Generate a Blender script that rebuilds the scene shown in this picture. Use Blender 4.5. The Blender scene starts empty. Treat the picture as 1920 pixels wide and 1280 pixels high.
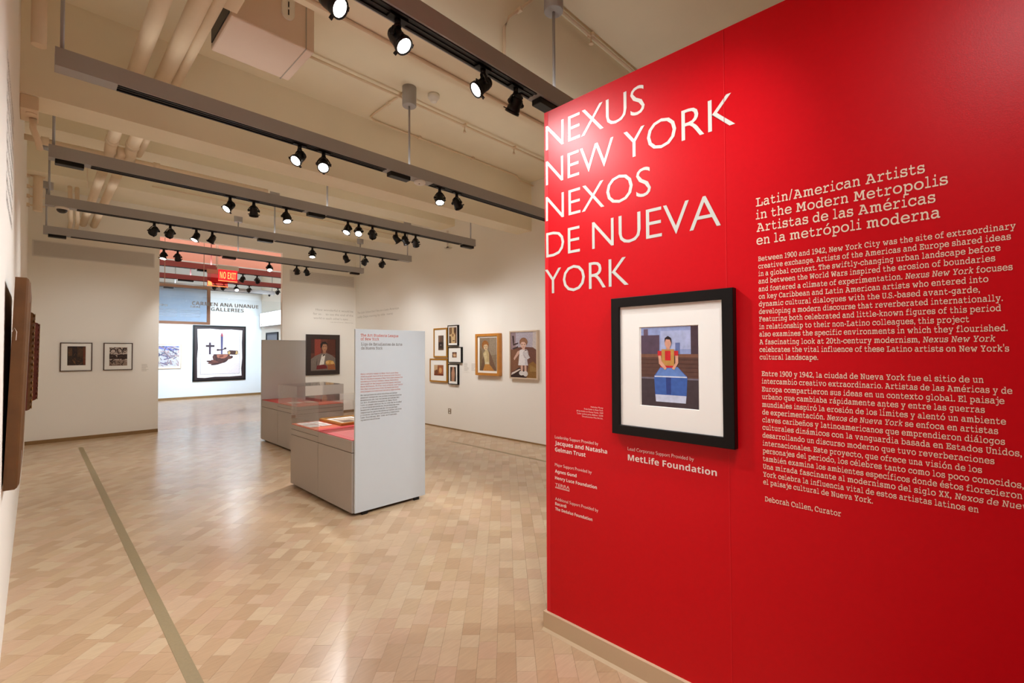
import bpy, math, random
from mathutils import Vector, Matrix

random.seed(7)
sc = bpy.context.scene
C = sc.collection
PI = math.pi


def lin(c):
    c = c / 255.0
    return c / 12.92 if c <= 0.04045 else ((c + 0.055) / 1.055) ** 2.4


def rgb(r, g, b):
    return (lin(r), lin(g), lin(b), 1.0)


# ------------------------------------------------------------------ camera
cam_d = bpy.data.cameras.new('camera')
cam_d.sensor_width = 36.0
cam_d.lens = 36.0 * 868.76 / 1920.0
cam_d.clip_start = 0.02
cam_d.clip_end = 100
cam = bpy.data.objects.new('camera', cam_d)
C.objects.link(cam)
yaw, pit, rol = math.radians(45.849), math.radians(1.1623), math.radians(-0.2535)
Fh = Vector((math.sin(yaw), math.cos(yaw), 0))
R0 = Vector((math.cos(yaw), -math.sin(yaw), 0))
Zv = Vector((0, 0, 1))
Fw = Fh * math.cos(pit) + Zv * math.sin(pit)
U0 = Zv * math.cos(pit) - Fh * math.sin(pit)
Rt = R0 * math.cos(rol) + U0 * math.sin(rol)
Up = U0 * math.cos(rol) - R0 * math.sin(rol)
cam.matrix_world = Matrix(((Rt.x, Up.x, -Fw.x, 0), (Rt.y, Up.y, -Fw.y, 0), (Rt.z, Up.z, -Fw.z, 1.5), (0, 0, 0, 1)))
sc.camera = cam

# ------------------------------------------------------------------ world and exposure
w = bpy.data.worlds.new('world')
sc.world = w
w.use_nodes = True
w.node_tree.nodes['Background'].inputs[0].default_value = (0.9, 0.85, 0.8, 1)
w.node_tree.nodes['Background'].inputs[1].default_value = 0.05
sc.view_settings.view_transform = 'Standard'
sc.view_settings.look = 'None'
sc.view_settings.gamma = 1.0
sc.view_settings.use_curve_mapping = False
sc.view_settings.exposure = 1.3
sc.cycles.max_bounces = 10
sc.cycles.diffuse_bounces = 8
sc.cycles.glossy_bounces = 4
sc.cycles.transparent_max_bounces = 24
sc.cycles.use_denoising = True
sc.cycles.sample_clamp_indirect = 6.0

SPOT_W = 62.0                       # strength of one track spotlight
FILL_W = 1.3                    # one added fill light above a bar
WARM = (0.97, 0.98, 1.0)
COOL = (0.70, 0.86, 1.0)


# ------------------------------------------------------------------ materials
def mat(name, col, rough=0.6, metal=0.0, spec=0.5, emit=None, estr=0.0, noise=0.0, nscale=20.0, bump=0.0, bscale=80.0, coat=0.0):
    m = bpy.data.materials.new(name)
    m.use_nodes = True
    nt = m.node_tree
    b = nt.nodes['Principled BSDF']
    b.inputs['Base Color'].default_value = col
    b.inputs['Roughness'].default_value = rough
    b.inputs['Metallic'].default_value = metal
    b.inputs['Specular IOR Level'].default_value = spec
    b.inputs['Coat Weight'].default_value = coat
    if emit:
        b.inputs['Emission Color'].default_value = emit
        b.inputs['Emission Strength'].default_value = estr
    geo = None
    if noise or bump:
        geo = nt.nodes.new('ShaderNodeNewGeometry')
    if noise:
        n = nt.nodes.new('ShaderNodeTexNoise')
        n.inputs['Scale'].default_value = nscale
        n.inputs['Detail'].default_value = 4
        nt.links.new(geo.outputs['Position'], n.inputs['Vector'])
        mx = nt.nodes.new('ShaderNodeMix')
        mx.data_type = 'RGBA'
        lo = tuple(max(0, c * (1 - noise)) for c in col[:3]) + (1,)
        hi = tuple(min(1, c * (1 + noise)) for c in col[:3]) + (1,)
        mx.inputs[6].default_value = lo
        mx.inputs[7].default_value = hi
        nt.links.new(n.outputs['Fac'], mx.inputs[0])
        nt.links.new(mx.outputs[2], b.inputs['Base Color'])
    if bump:
        n2 = nt.nodes.new('ShaderNodeTexNoise')
        n2.inputs['Scale'].default_value = bscale
        n2.inputs['Detail'].default_value = 3
        nt.links.new(geo.outputs['Position'], n2.inputs['Vector'])
        bp = nt.nodes.new('ShaderNodeBump')
        bp.inputs['Strength'].default_value = bump
        bp.inputs['Distance'].default_value = 0.004
        nt.links.new(n2.outputs['Fac'], bp.inputs['Height'])
        nt.links.new(bp.outputs['Normal'], b.inputs['Normal'])
    return m


def attr_mat(name, rough=0.6, spec=0.4, grain=0.0, gvec=(1, 1, 1), gscale=30.0, rvar=0.0, bump=0.0):
    m = bpy.data.materials.new(name)
    m.use_nodes = True
    nt = m.node_tree
    b = nt.nodes['Principled BSDF']
    b.inputs['Roughness'].default_value = rough
    b.inputs['Specular IOR Level'].default_value = spec
    a = nt.nodes.new('ShaderNodeAttribute')
    a.attribute_name = 'Col'
    if grain:
        geo = nt.nodes.new('ShaderNodeNewGeometry')
        mp = nt.nodes.new('ShaderNodeMapping')
        mp.inputs['Rotation'].default_value = (0, 0, math.radians(45))
        mp.inputs['Scale'].default_value = gvec
        nt.links.new(geo.outputs['Position'], mp.inputs['Vector'])
        n = nt.nodes.new('ShaderNodeTexNoise')
        n.inputs['Scale'].default_value = gscale
        n.inputs['Detail'].default_value = 5
        nt.links.new(mp.outputs['Vector'], n.inputs['Vector'])
        mr = nt.nodes.new('ShaderNodeMapRange')
        mr.inputs['From Min'].default_value = 0.25
        mr.inputs['From Max'].default_value = 0.75
        mr.inputs['To Min'].default_value = 1 - grain
        mr.inputs['To Max'].default_value = 1 + grain
        nt.links.new(n.outputs['Fac'], mr.inputs['Value'])
        mu = nt.nodes.new('ShaderNodeVectorMath')
        mu.operation = 'SCALE'
        nt.links.new(a.outputs['Color'], mu.inputs[0])
        nt.links.new(mr.outputs['Result'], mu.inputs['Scale'])
        nt.links.new(mu.outputs['Vector'], b.inputs['Base Color'])
        if rvar:
            n3 = nt.nodes.new('ShaderNodeTexNoise')
            n3.inputs['Scale'].default_value = 2.5
            nt.links.new(geo.outputs['Position'], n3.inputs['Vector'])
            m3 = nt.nodes.new('ShaderNodeMapRange')
            m3.inputs['To Min'].default_value = rough - rvar
            m3.inputs['To Max'].default_value = rough + rvar
            nt.links.new(n3.outputs['Fac'], m3.inputs['Value'])
            nt.links.new(m3.outputs['Result'], b.inputs['Roughness'])
        if bump:
            n4 = nt.nodes.new('ShaderNodeTexNoise')
            n4.inputs['Scale'].default_value = 6.0
            nt.links.new(geo.outputs['Position'], n4.inputs['Vector'])
            bp = nt.nodes.new('ShaderNodeBump')
            bp.inputs['Strength'].default_value = bump
            bp.inputs['Distance'].default_value = 0.01
            nt.links.new(n4.outputs['Fac'], bp.inputs['Height'])
            nt.links.new(bp.outputs['Normal'], b.inputs['Normal'])
    else:
        nt.links.new(a.outputs['Color'], b.inputs['Base Color'])
    return m


def glass_mat(name, tint, refl=0.05, mirror=0.5, rough=0.02):
    m = bpy.data.materials.new(name)
    m.use_nodes = True
    nt = m.node_tree
    nt.nodes.remove(nt.nodes['Principled BSDF'])
    out = nt.nodes['Material Output']
    t = nt.nodes.new('ShaderNodeBsdfTransparent')
    t.inputs['Color'].default_value = tint
    g = nt.nodes.new('ShaderNodeBsdfGlossy')
    g.inputs['Roughness'].default_value = rough
    g.inputs['Color'].default_value = (0.9, 0.9, 0.9, 1)
    f = nt.nodes.new('ShaderNodeLayerWeight')
    f.inputs['Blend'].default_value = 0.15
    mr = nt.nodes.new('ShaderNodeMapRange')
    mr.inputs['To Min'].default_value = refl
    mr.inputs['To Max'].default_value = mirror
    nt.links.new(f.outputs['Fresnel'], mr.inputs['Value'])
    mx = nt.nodes.new('ShaderNodeMixShader')
    nt.links.new(mr.outputs['Result'], mx.inputs[0])
    nt.links.new(t.outputs[0], mx.inputs[1])
    nt.links.new(g.outputs[0], mx.inputs[2])
    nt.links.new(mx.outputs[0], out.inputs['Surface'])
    return m


M = {
    'wall': mat('warm white wall paint', rgb(240, 236, 227), 0.75),
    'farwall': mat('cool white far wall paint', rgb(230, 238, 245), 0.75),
    'ceil': mat('cream ceiling paint', rgb(238, 230, 207), 0.8, noise=0.05, nscale=2.5, bump=0.05, bscale=40),
    'salmon': mat('bulkhead with painted red light', rgb(238, 178, 162), 0.75, noise=0.03, nscale=3),  # red light falling on the bulkhead is put into this colour
    'red': mat('red vinyl wall', rgb(205, 3, 19), 0.38, spec=0.22, noise=0.05, nscale=60, bump=0.05, bscale=260),
    'base': mat('beige rubber baseboard', rgb(205, 182, 148), 0.5, noise=0.03, nscale=8),
    'woodbase': mat('brown wood base strip', rgb(140, 108, 66), 0.5, noise=0.15, nscale=25),
    'strip': mat('olive cork floor strip', rgb(142, 124, 88), 0.55, noise=0.12, nscale=70),
    'slab': mat('dark floor joint', rgb(110, 80, 54), 0.6, noise=0.1),
    'gray': mat('grey powder coated aluminium', rgb(166, 164, 164), 0.45, metal=0.0, spec=0.5, noise=0.03, nscale=30),
    'maroon': mat('track with painted red glow', rgb(172, 92, 94), 0.5, noise=0.05, nscale=6),  # red glow on the two nearer far-room bars, put into their colour
    'black': mat('black track rail', rgb(18, 16, 16), 0.45),
    'blackm': mat('black painted lamp metal', rgb(17, 15, 15), 0.4, spec=0.35),
    'lens': mat('lit lamp lens', rgb(255, 250, 240), 0.3, emit=(1.0, 0.95, 0.88, 1), estr=9.0),
    'dimlens': mat('shaded lamp lens', rgb(255, 250, 240), 0.3, emit=(1.0, 0.95, 0.88, 1), estr=5.0),
    'white': mat('white plastic', rgb(232, 228, 220), 0.45),
    'dome': mat('smoked camera dome', rgb(30, 28, 28), 0.08, spec=0.8),
    'pipe': mat('cream painted pipe', rgb(228, 208, 180), 0.6, noise=0.04, nscale=10),
    'unit': mat('pale painted duct unit', rgb(226, 205, 190), 0.6, noise=0.03, nscale=6),
    'case': mat('grey laminate case', rgb(176, 166, 156), 0.55, noise=0.02, nscale=8),
    'panel': mat('pale grey laminate panel', rgb(204, 212, 216), 0.55, noise=0.02, nscale=8),
    'seam': mat('dark joint', rgb(70, 60, 52), 0.7),
    'deckred': mat('red printed deck', rgb(205, 58, 58), 0.5, noise=0.04, nscale=20),
    'deckdeep': mat('deep red deck band', rgb(196, 10, 38), 0.5),
    'orange': mat('orange printed mat', rgb(214, 96, 52), 0.55),
    'paper': mat('white paper', rgb(235, 232, 226), 0.7),
    'mat': mat('white mat board', rgb(240, 238, 230), 0.8),
    'blackframe': mat('black wood frame', rgb(16, 12, 10), 0.45, spec=0.2, noise=0.1, nscale=20),
    'darkframe': mat('dark brown wood frame', rgb(44, 27, 20), 0.45, noise=0.25, nscale=25),
    'thinframe': mat('thin brown frame', rgb(74, 54, 42), 0.45),
    'gold': mat('gilt frame', rgb(186, 132, 44), 0.38, metal=0.35, noise=0.15, nscale=30),
    'honey': mat('honey wood frame', rgb(196, 130, 52), 0.4, metal=0.1, noise=0.15, nscale=18),
    'palewood': mat('pale wood frame', rgb(205, 184, 160), 0.5, noise=0.08, nscale=20),
    'oldwood': mat('old raw wood', rgb(102, 66, 26), 0.6, noise=0.4, nscale=9, bump=0.3, bscale=40),
    'oldgold': mat('worn gilt carving', rgb(150, 108, 44), 0.45, metal=0.3, noise=0.45, nscale=45, bump=0.4, bscale=70),
    'redbrown': mat('dark red wood edge', rgb(96, 38, 24), 0.5, noise=0.2, nscale=30),
    'vinyl': mat('silver white vinyl lettering', rgb(226, 224, 214), 0.3, spec=0.6),
    'vinyl2': mat('silver grey vinyl lettering', rgb(206, 208, 198), 0.3, spec=0.6),
    'cream': mat('cream vinyl lettering', rgb(243, 222, 196), 0.4),
    'credit': mat('white vinyl lettering', rgb(248, 232, 222), 0.4),
    'orangetext': mat('orange lettering', rgb(205, 84, 52), 0.5),
    'palered': mat('pale red lettering', rgb(208, 128, 112), 0.5),
    'greytext': mat('grey lettering', rgb(118, 112, 104), 0.5),
    'palegrey': mat('pale grey lettering', rgb(176, 170, 156), 0.5),
    'darktext': mat('dark grey lettering', rgb(96, 84, 80), 0.5),
    'vent': mat('grey vent metal', rgb(222, 217, 210), 0.5),
    'ventdark': mat('vent shadow gap', rgb(176, 168, 158), 0.7),
    'metalletter': mat('brushed metal letters', rgb(178, 180, 180), 0.35, metal=0.4),
    'copper': mat('rose beige frame', rgb(196, 160, 140), 0.45),
    'lightbox': mat('lit sign face', rgb(250, 252, 255), 0.4, emit=(0.92, 0.97, 1.0, 1), estr=2.2),
    'neon': mat('lit red sign letters', rgb(255, 60, 40), 0.4, emit=(1.0, 0.10, 0.03, 1), estr=2.6),
    'neonpanel': mat('lit red sign panel', rgb(225, 30, 40), 0.3, emit=(1.0, 0.02, 0.03, 1), estr=0.45),
    'brass': mat('steel outlet plate', rgb(150, 130, 105), 0.4, metal=0.3),
    'ink': attr_mat('painted picture colours', 0.5, 0.35, grain=0.16, gscale=42.0),
    'glass': glass_mat('acrylic vitrine', (0.978, 0.968, 0.966, 1), 0.025, 0.6),
    'clear': glass_mat('clear glass sheet', (0.97, 0.98, 0.98, 1), 0.02, 0.4),
    'blueglass': glass_mat('bluish glass pane', (0.66, 0.72, 0.80, 1), 0.12, 0.5, 0.15),
    'signghost': glass_mat('red sign reflection', (0.92, 0.42, 0.40, 1), 0.06, 0.5),
    'block': attr_mat('maple floor blocks', 0.25, 0.45, grain=0.07, gvec=(3, 26, 1), gscale=3.2, rvar=0.05, bump=0.02),
}


# ------------------------------------------------------------------ mesh helpers
class B:
    """collects geometry of ONE mesh"""

    def __init__(s):
        s.v = []
        s.f = []
        s.c = []
        s.smooth = []

    def face(s, pts, col=None, sm=False):
        n = len(s.v)
        s.v += [tuple(p) for p in pts]
        s.f.append(tuple(range(n, n + len(pts))))
        s.c.append(col)
        s.smooth.append(sm)
        return s

    def box(s, x0, y0, z0, x1, y1, z1, col=None):
        n = len(s.v)
        s.v += [(x0, y0, z0), (x1, y0, z0), (x1, y1, z0), (x0, y1, z0), (x0, y0, z1), (x1, y0, z1), (x1, y1, z1), (x0, y1, z1)]
        for q in ((3, 2, 1, 0), (4, 5, 6, 7), (0, 1, 5, 4), (1, 2, 6, 5), (2, 3, 7, 6), (3, 0, 4, 7)):
            s.f.append(tuple(n + i for i in q))
            s.c.append(col)
            s.smooth.append(False)
        return s

    def rings(s, rings, cap=True, sm=True, closed=False, col=None):
        n0 = len(s.v)
        k = len(rings[0])
        for r in rings:
            s.v += [tuple(p) for p in r]
        m = len(rings)
        for i in range(m - 1):
            for j in range(k):
                a, b = n0 + i * k + j, n0 + i * k + (j + 1) % k
                s.f.append((a, b, b + k, a + k))
                s.c.append(col)
                s.smooth.append(sm)
        if cap:
            s.f.append(tuple(n0 + j for j in reversed(range(k))))
            s.f.append(tuple(n0 + (m - 1) * k + j for j in range(k)))
            s.c += [col, col]
            s.smooth += [False, False]
        return s

    def tube(s, pts, r, n=12, cap=True, col=None):
        pts = [Vector(p) for p in pts]
        rr = []
        for i, p in enumerate(pts):
            d = (pts[min(i + 1, len(pts) - 1)] - pts[max(i - 1, 0)]).normalized()
            a = Vector((0, 0, 1)) if abs(d.z) < 0.9 else Vector((1, 0, 0))
            u = d.cross(a).normalized()
            q = d.cross(u).normalized()
            rad = r[i] if isinstance(r, (list, tuple)) else r
            rr.append([p + (u * math.cos(2 * PI * j / n) + q * math.sin(2 * PI * j / n)) * rad for j in range(n)])
        return s.rings(rr, cap, True, col=col)

    def lathe(s, prof, n=20, o=(0, 0, 0), ax='z', cap=True):
        rr = []
        for r, h in prof:
            ring = []
            for j in range(n):
                a = 2 * PI * j / n
                c, q = r * math.cos(a), r * math.sin(a)
                ring.append((o[0] + c, o[1] + q, o[2] + h))
            rr.append(ring)
        return s.rings(rr, cap, True)


def mesh_of(name, b, m, org=(0, 0, 0)):
    me = bpy.data.meshes.new(name)
    ox, oy, oz = org
    me.from_pydata([(x - ox, y - oy, z - oz) for x, y, z in b.v], [], b.f)
    if any(b.smooth):
        me.polygons.foreach_set('use_smooth', b.smooth)
    if any(c is not None for c in b.c):
        at = me.color_attributes.new('Col', 'FLOAT_COLOR', 'CORNER')
        buf = []
        for f, c in zip(b.f, b.c):
            buf += list(c or (1, 1, 1, 1)) * len(f)
        at.data.foreach_set('color', buf)
    me.materials.append(m)
    me.update()
    return me


ORG = {}


def tag(o, label=None, cat=None, group=None, kind=None):
    if label:
        o['label'] = label
    if cat:
        o['category'] = cat
    if group:
        o['group'] = group
    if kind:
        o['kind'] = kind
    return o


def thing(name, label, cat, loc, group=None):
    o = bpy.data.objects.new(name, None)
    o.empty_display_size = 0.05
    C.objects.link(o)
    o.location = loc
    ORG[o.name] = tuple(loc)
    return tag(o, label, cat, group)


def obj(name, b, m, parent=None, org=None, bevel=0.0, label=None):
    if parent is not None:
        og = ORG[parent.name]
    else:
        og = org or (0, 0, 0)
    me = mesh_of(name, b, m, og)
    o = bpy.data.objects.new(name, me)
    C.objects.link(o)
    if parent is not None:
        o.parent = parent
    else:
        o.location = og
    ORG[o.name] = og
    if bevel:
        md = o.modifiers.new('bevel', 'BEVEL')
        md.width = bevel
        md.segments = 2
        md.limit_method = 'ANGLE'
    if label:
        o['label'] = label
    return o


def struct(name, b, m, label=None, cat=None):
    o = obj(name, b, m)
    o['kind'] = 'structure'
    if label:
        o['label'] = label
    if cat:
        o['category'] = cat
    return o


class Basis:
    """a vertical wall: o + right*a + up*b + normal*c"""

    def __init__(s, o, r, n, u=(0, 0, 1)):
        s.o, s.r, s.n, s.u = Vector(o), Vector(r), Vector(n), Vector(u)

    def __call__(s, a, b, c=0.0):
        return s.o + s.r * a + s.u * b + s.n * c


END = Basis((0, 10.95, 0), (1, 0, 0), (0, -1, 0))          # a = x
RIGHT = Basis((5.62, 0, 0), (0, -1, 0), (-1, 0, 0))        # a = -y
RED = Basis((1.945, 0, 0), (0, -1, 0), (-1, 0, 0))         # a = -y
LEFT = Basis((-0.10, 0, 0), (0, 1, 0), (1, 0, 0))          # a = y
FAR = Basis((0, 17.9, 0), (1, 0, 0), (0, -1, 0))
PANEL = Basis((0, 3.975, 0), (1, 0, 0), (0, -1, 0))


# ------------------------------------------------------------------ lettering
GL = {}
SLABW = {'i': 0.72, 'l': 0.72, 'j': 0.8, 't': 0.82, 'f': 0.85, 'r': 0.88, 'm': 1.28, 'w': 1.22, 'M': 1.3, 'W': 1.3, 'I': 0.75, 'N': 1.12, 'A': 1.12, 'C': 1.1, 'D': 1.1, 'E': 1.08, 'o': 1.05, 'e': 1.05, '0': 1.15, '1': 0.95, '2': 1.15, '4': 1.15, '9': 1.15, 'Y': 1.1, 'L': 1.1, 'F': 1.08, ' ': 1}
ACC = {'á': 'a', 'é': 'e', 'í': 'i', 'ó': 'o', 'ú': 'u', 'ñ': 'n'}


def styled(ch, st):
    up, lo, dg = {'serif': (0x1D670, 0x1D68A, 0x1D7F6), 'serifi': (0x1D670, 0x1D68A, 0x1D7F6), 'sansb': (0x1D5D4, 0x1D5EE, 0x1D7EC), 'sans': (65, 97, 48)}[st]
    if 'A' <= ch <= 'Z':
        return chr(up + ord(ch) - 65)
    if 'a' <= ch <= 'z':
        return chr(lo + ord(ch) - 97)
    if '0' <= ch <= '9':
        return chr(dg + ord(ch) - 48)
    return ch


def load_glyphs(need):
    """outlines of every letter once, from Blender's own built-in font"""
    tmp = []
    for st, ch in sorted(need):
        base = styled(ch, st)
        for body in (base, 'H' + base + 'H'):
            cu = bpy.data.curves.new('t', 'FONT')
            cu.body = body
            cu.resolution_u = 3
            cu.fill_mode = 'FRONT'
            cu.offset = {'serif': 0.006, 'serifi': 0.004, 'sans': -0.009, 'sansb': 0.0}[st]
            o = bpy.data.objects.new('t', cu)
            C.objects.link(o)
            tmp.append((st, ch, body, o))
    hh = {}
    cu = bpy.data.curves.new('t', 'FONT')
    cu.body = 'HH'
    o = bpy.data.objects.new('t', cu)
    C.objects.link(o)
    tmp.append(('', '', 'HH', o))
    bpy.context.view_layer.update()
    dg = bpy.context.evaluated_depsgraph_get()
    res = {}
    for st, ch, body, o in tmp:
        e = o.evaluated_get(dg)
        me = e.to_mesh()
        vs = [tuple(v.co)[:2] for v in me.vertices]
        fs = [tuple(p.vertices) for p in me.polygons]
        e.to_mesh_clear()
        if body == 'HH':
            res['HH'] = max(v[0] for v in vs) - min(v[0] for v in vs)
            continue
        k = (st, ch)
        if body == styled(ch, st):
            res[k] = (vs, fs)
        else:
            hh[k] = max(v[0] for v in vs) - min(v[0] for v in vs)
    for k in res:
        if k != 'HH':
            vs, fs = res[k]
            adv = hh[k] - res['HH']
            if k[0] in ('serif', 'serifi'):
                # typewriter slab letters reset with proportional widths
                f = SLABW.get(k[1], 1.0)
                x0 = min(v[0] for v in vs)
                x1 = max(v[0] for v in vs)
                sh = 0.20 if k[0] == 'serifi' else 0.0
                vs = [((v[0] - x0) * f + 0.035 + sh * v[1], v[1]) for v in vs]
                adv = (x1 - x0) * f + 0.075
            GL[k] = (vs, fs, adv)
    for st, ch, body, o in tmp:
        cu = o.data
        bpy.data.objects.remove(o)
        bpy.data.curves.remove(cu)


TEXTS = []


def text(name, parent, lines, basis, m, style='serif', eps=0.0012, thick=0.0, label=None):
    """lines: (string, a_left, a_right, baseline, cap_height); *...* is italic"""
    TEXTS.append((name, parent, lines, basis, m, style, eps, thick, label))


def layout(s, style):
    out = []
    x = 0.0
    it = False
    for ch in s:
        if ch == '*':
            it = not it
            continue
        st = style if not it else 'serifi'
        if ch == ' ':
            x += 0.27
            continue
        base = ACC.get(ch, ch)
        g = GL[(st, base)]
        out.append((g[0], g[1], x))
        if ch in ACC:
            xs = [v[0] for v in g[0]]
            cx = x + (min(xs) + max(xs)) / 2
            if ch == 'ñ':
                q = [(-0.17, 0.53), (-0.06, 0.60), (0.06, 0.54), (0.17, 0.61), (0.17, 0.68), (0.06, 0.61), (-0.06, 0.67), (-0.17, 0.60)]
                out.append(([(cx - x + a, b) for a, b in q], [(0, 1, 6, 7), (1, 2, 5, 6), (2, 3, 4, 5)], x))
            else:
                dy = 0.14 if ch == 'í' else 0.0
                q = [(-0.07, 0.53 + dy), (0.01, 0.53 + dy), (0.17, 0.70 + dy), (0.04, 0.70 + dy)]
                out.append(([(cx - x + a, b) for a, b in q], [(0, 1, 2, 3)], x))
        x += g[2]
    x0 = min(v[0] + ox for g, f, ox in out for v in g)
    x1 = max(v[0] + ox for g, f, ox in out for v in g)
    return out, x0, x1


CAPH = {}


def flush_texts():
    need = set()
    for name, parent, lines, basis, m, style, eps, thick, label in TEXTS:
        need.add((style, 'H'))
        for ln in lines:
            it = False
            for ch in ln[0]:
                if ch == '*':
                    it = not it
                elif ch != ' ':
                    need.add(('serifi' if it else style, ACC.get(ch, ch)))
    load_glyphs(need)
    for name, parent, lines, basis, m, style, eps, thick, label in TEXTS:
        ys = [v[1] for v in GL[(style, 'H')][0]]
        ch_h = max(ys) - min(ys)
        b = B()
        for s, a0, a1, z, cap in lines:
            out, x0, x1 = layout(s, style)
            sx = (a1 - a0) / (x1 - x0)
            sy = cap / ch_h
            for vs, fs, ox in out:
                n = len(b.v)
                P = [basis(a0 + (vx + ox - x0) * sx, z + vy * sy, eps) for vx, vy in vs]
                b.v += [tuple(p) for p in P]
                for f in fs:
                    b.f.append(tuple(n + i for i in f))
                    b.c.append(None)
                    b.smooth.append(False)
        o = obj(name, b, m, parent)
        if thick:
            md = o.modifiers.new('thick', 'SOLIDIFY')
            md.thickness = thick
            md.offset = 0
        if label:
            o['label'] = label


# ------------------------------------------------------------------ pictures
def ell(cx, cy, rx, ry, n=16, rot=0.0):
    o = []
    for i in range(n):
        a = 2 * PI * i / n
        x, y = rx * math.cos(a), ry * math.sin(a)
        o.append((cx + x * math.cos(rot) - y * math.sin(rot), cy + x * math.sin(rot) + y * math.cos(rot)))
    return o


def rect(x0, y0, x1, y1):
    return [(x0, y0), (x1, y0), (x1, y1), (x0, y1)]


def frame_mesh(bs, a0, z0, a1, z1, prof):
    """prof: (inset, height) rings lofted from the wall to the rebate"""
    b = B()
    rr = []
    for ins, h in prof:
        rr.append([bs(a0 + ins, z0 + ins, h), bs(a1 - ins, z0 + ins, h), bs(a1 - ins, z1 - ins, h), bs(a0 + ins, z1 - ins, h)])
    b.rings(rr, cap=False, sm=False)
    return b


def art(bs, a0, z0, a1, z1, h, shapes, step=0.00025):
    b = B()
    for i, (col, poly) in enumerate(shapes):
        c = rgb(*col)
        b.face([bs(a0 + u * (a1 - a0), z0 + v * (z1 - z0), h + i * step) for u, v in poly], c)
    return b


def picture(name, label, cat, bs, ext, depth, rail, fm, mat_ext, art_ext, shapes, art_name='print', lip=0.006, group=None, prof=None, mm=None):
    a0, z0, a1, z1 = ext
    t = thing(name, label, cat, tuple(bs((a0 + a1) / 2, z0, 0)), group)
    pr = prof or [(0, 0.001), (0, depth), (rail, depth), (rail, depth - lip)]
    obj('frame', frame_mesh(bs, a0, z0, a1, z1, pr), fm, t)
    hm = max(0.004, depth - lip - 0.003)
    bb = B()
    rl = pr[-1][0] - 0.001
    bb.rings([[bs(a0 + rl, z0 + rl, c), bs(a1 - rl, z0 + rl, c), bs(a1 - rl, z1 - rl, c), bs(a0 + rl, z1 - rl, c)] for c in (0.002, hm)], cap=True, sm=False)
    obj('mat_board' if mat_ext else 'canvas_backing', bb, mm or M['mat'], t)
    x0, y0, x1, y1 = art_ext
    obj(art_name, art(bs, x0, y0, x1, y1, hm + 0.001, shapes), M['ink'], t)
    return t


# ================================================================== LARGE STRUCTURE
X0, X1, YE, YF, ZC = -0.10, 5.62, 10.95, 17.9, 4.25
YB = -3.0
# floor slab (the wooden blocks stand on it in the main room)
b = B()
b.box(X0 - 0.3, YB - 0.3, -0.2, X1 + 0.3, 10.98, -0.010)
floor = struct('floor', b, M['slab'], 'pale maple end-grain block floor running through the gallery')
b = B()
b.box(X0 - 0.3, YB - 0.2, ZC, X1 + 0.3, YF + 0.2, ZC + 0.2)
ceiling = struct('ceiling', b, M['ceil'], 'cream painted plaster ceiling above the beams')
b = B()
b.box(X0 - 0.2, YB, -0.01, X0, YF, ZC)
wall_left = struct('wall_left', b, M['wall'], 'white left gallery wall seen edge on')
b = B()
b.box(X1, YB, -0.01, X1 + 0.2, YF, ZC)
wall_right = struct('wall_right', b, M['wall'], 'white right gallery wall hung with small pictures')
b = B()
b.box(X0, YE, -0.01, 1.64, YE + 0.1, ZC)
b.box(3.87, YE, -0.01, X1, YE + 0.1, ZC)
b.box(1.64, YE, 3.73, 3.87, YE + 0.1, ZC)
wall_back = struct('wall_back', b, M['wall'], 'white end wall with a tall wide opening')
b = B()
b.box(X0, YF, -0.01, X1, YF + 0.2, ZC)
struct('wall_far', b, M['farwall'], 'bright white far wall beyond the opening')
b = B()
b.box(X0 - 0.2, YB - 0.2, -0.01, X1 + 0.2, YB, ZC)
struct('wall_front', b, M['wall'], 'white wall behind the viewer')
b = B()
b.box(1.945, YB, -0.005, 2.075, 1.632, 2.81)
wall_red = struct('wall_partition', b, M['red'], 'freestanding red title wall with exhibition text')
b = B()
for yy, zz in ((0.678, 2.8085),):
    b.box(1.9438, yy - 0.0012, 0.10, 1.9452, yy + 0.0012, zz)
b.box(1.9440, 1.606, 0.10, 1.9452, 1.632, 2.81)
obj('vinyl_seam', b, mat('red vinyl edge', rgb(216, 30, 38), 0.5, spec=0.2), wall_red)
b = B()
b.box(1.928, YB, 0.0, 1.947, 1.645, 0.098)
b.box(1.947, 1.630, 0.0, 2.09, 1.645, 0.098)
b.rings([[(1.928, YB, 0.0), (1.918, YB, 0.0), (1.928, YB, 0.014)], [(1.928, 1.645, 0.0), (1.918, 1.650, 0.0), (1.928, 1.645, 0.014)]], sm=False)
o = struct('baseboard_partition', b, M['base'], 'beige baseboard along the foot of the red wall')
b = B()
b.box(X0, YE - 0.012, 0, 1.64, YE + 0.001, 0.06)
b.box(3.87, YE - 0.012, 0, X1, YE + 0.001, 0.06)
struct('baseboard_back', b, M['woodbase'], 'narrow brown base strip of the end wall')
b = B()
b.box(X1 - 0.012, 1.0, 0, X1 + 0.001, YE - 0.012, 0.022)
struct('baseboard_right', b, M['woodbase'], 'thin brown base strip of the right wall')
b = B()
b.box(X0, YF - 0.012, 0, X1, YF + 0.001, 0.07)
struct('baseboard_far', b, M['woodbase'], 'brown base strip of the far white wall')
# ceiling beams
for nm, y0, y1, z0 in (('beam_near', 2.31, 2.63, 3.45), ('beam_deep', 5.0, 5.33, 3.45), ('beam_shallow', 6.98, 7.40, 3.91), ('beam_shallow', 8.76, 9.18, 3.91), ('beam_near', -0.4, -0.08, 3.45)):
    b = B()
    b.box(X0, y0, z0, X1, y1, ZC)
    o = obj('ceiling_beam', b, M['ceil'], ceiling)
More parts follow.
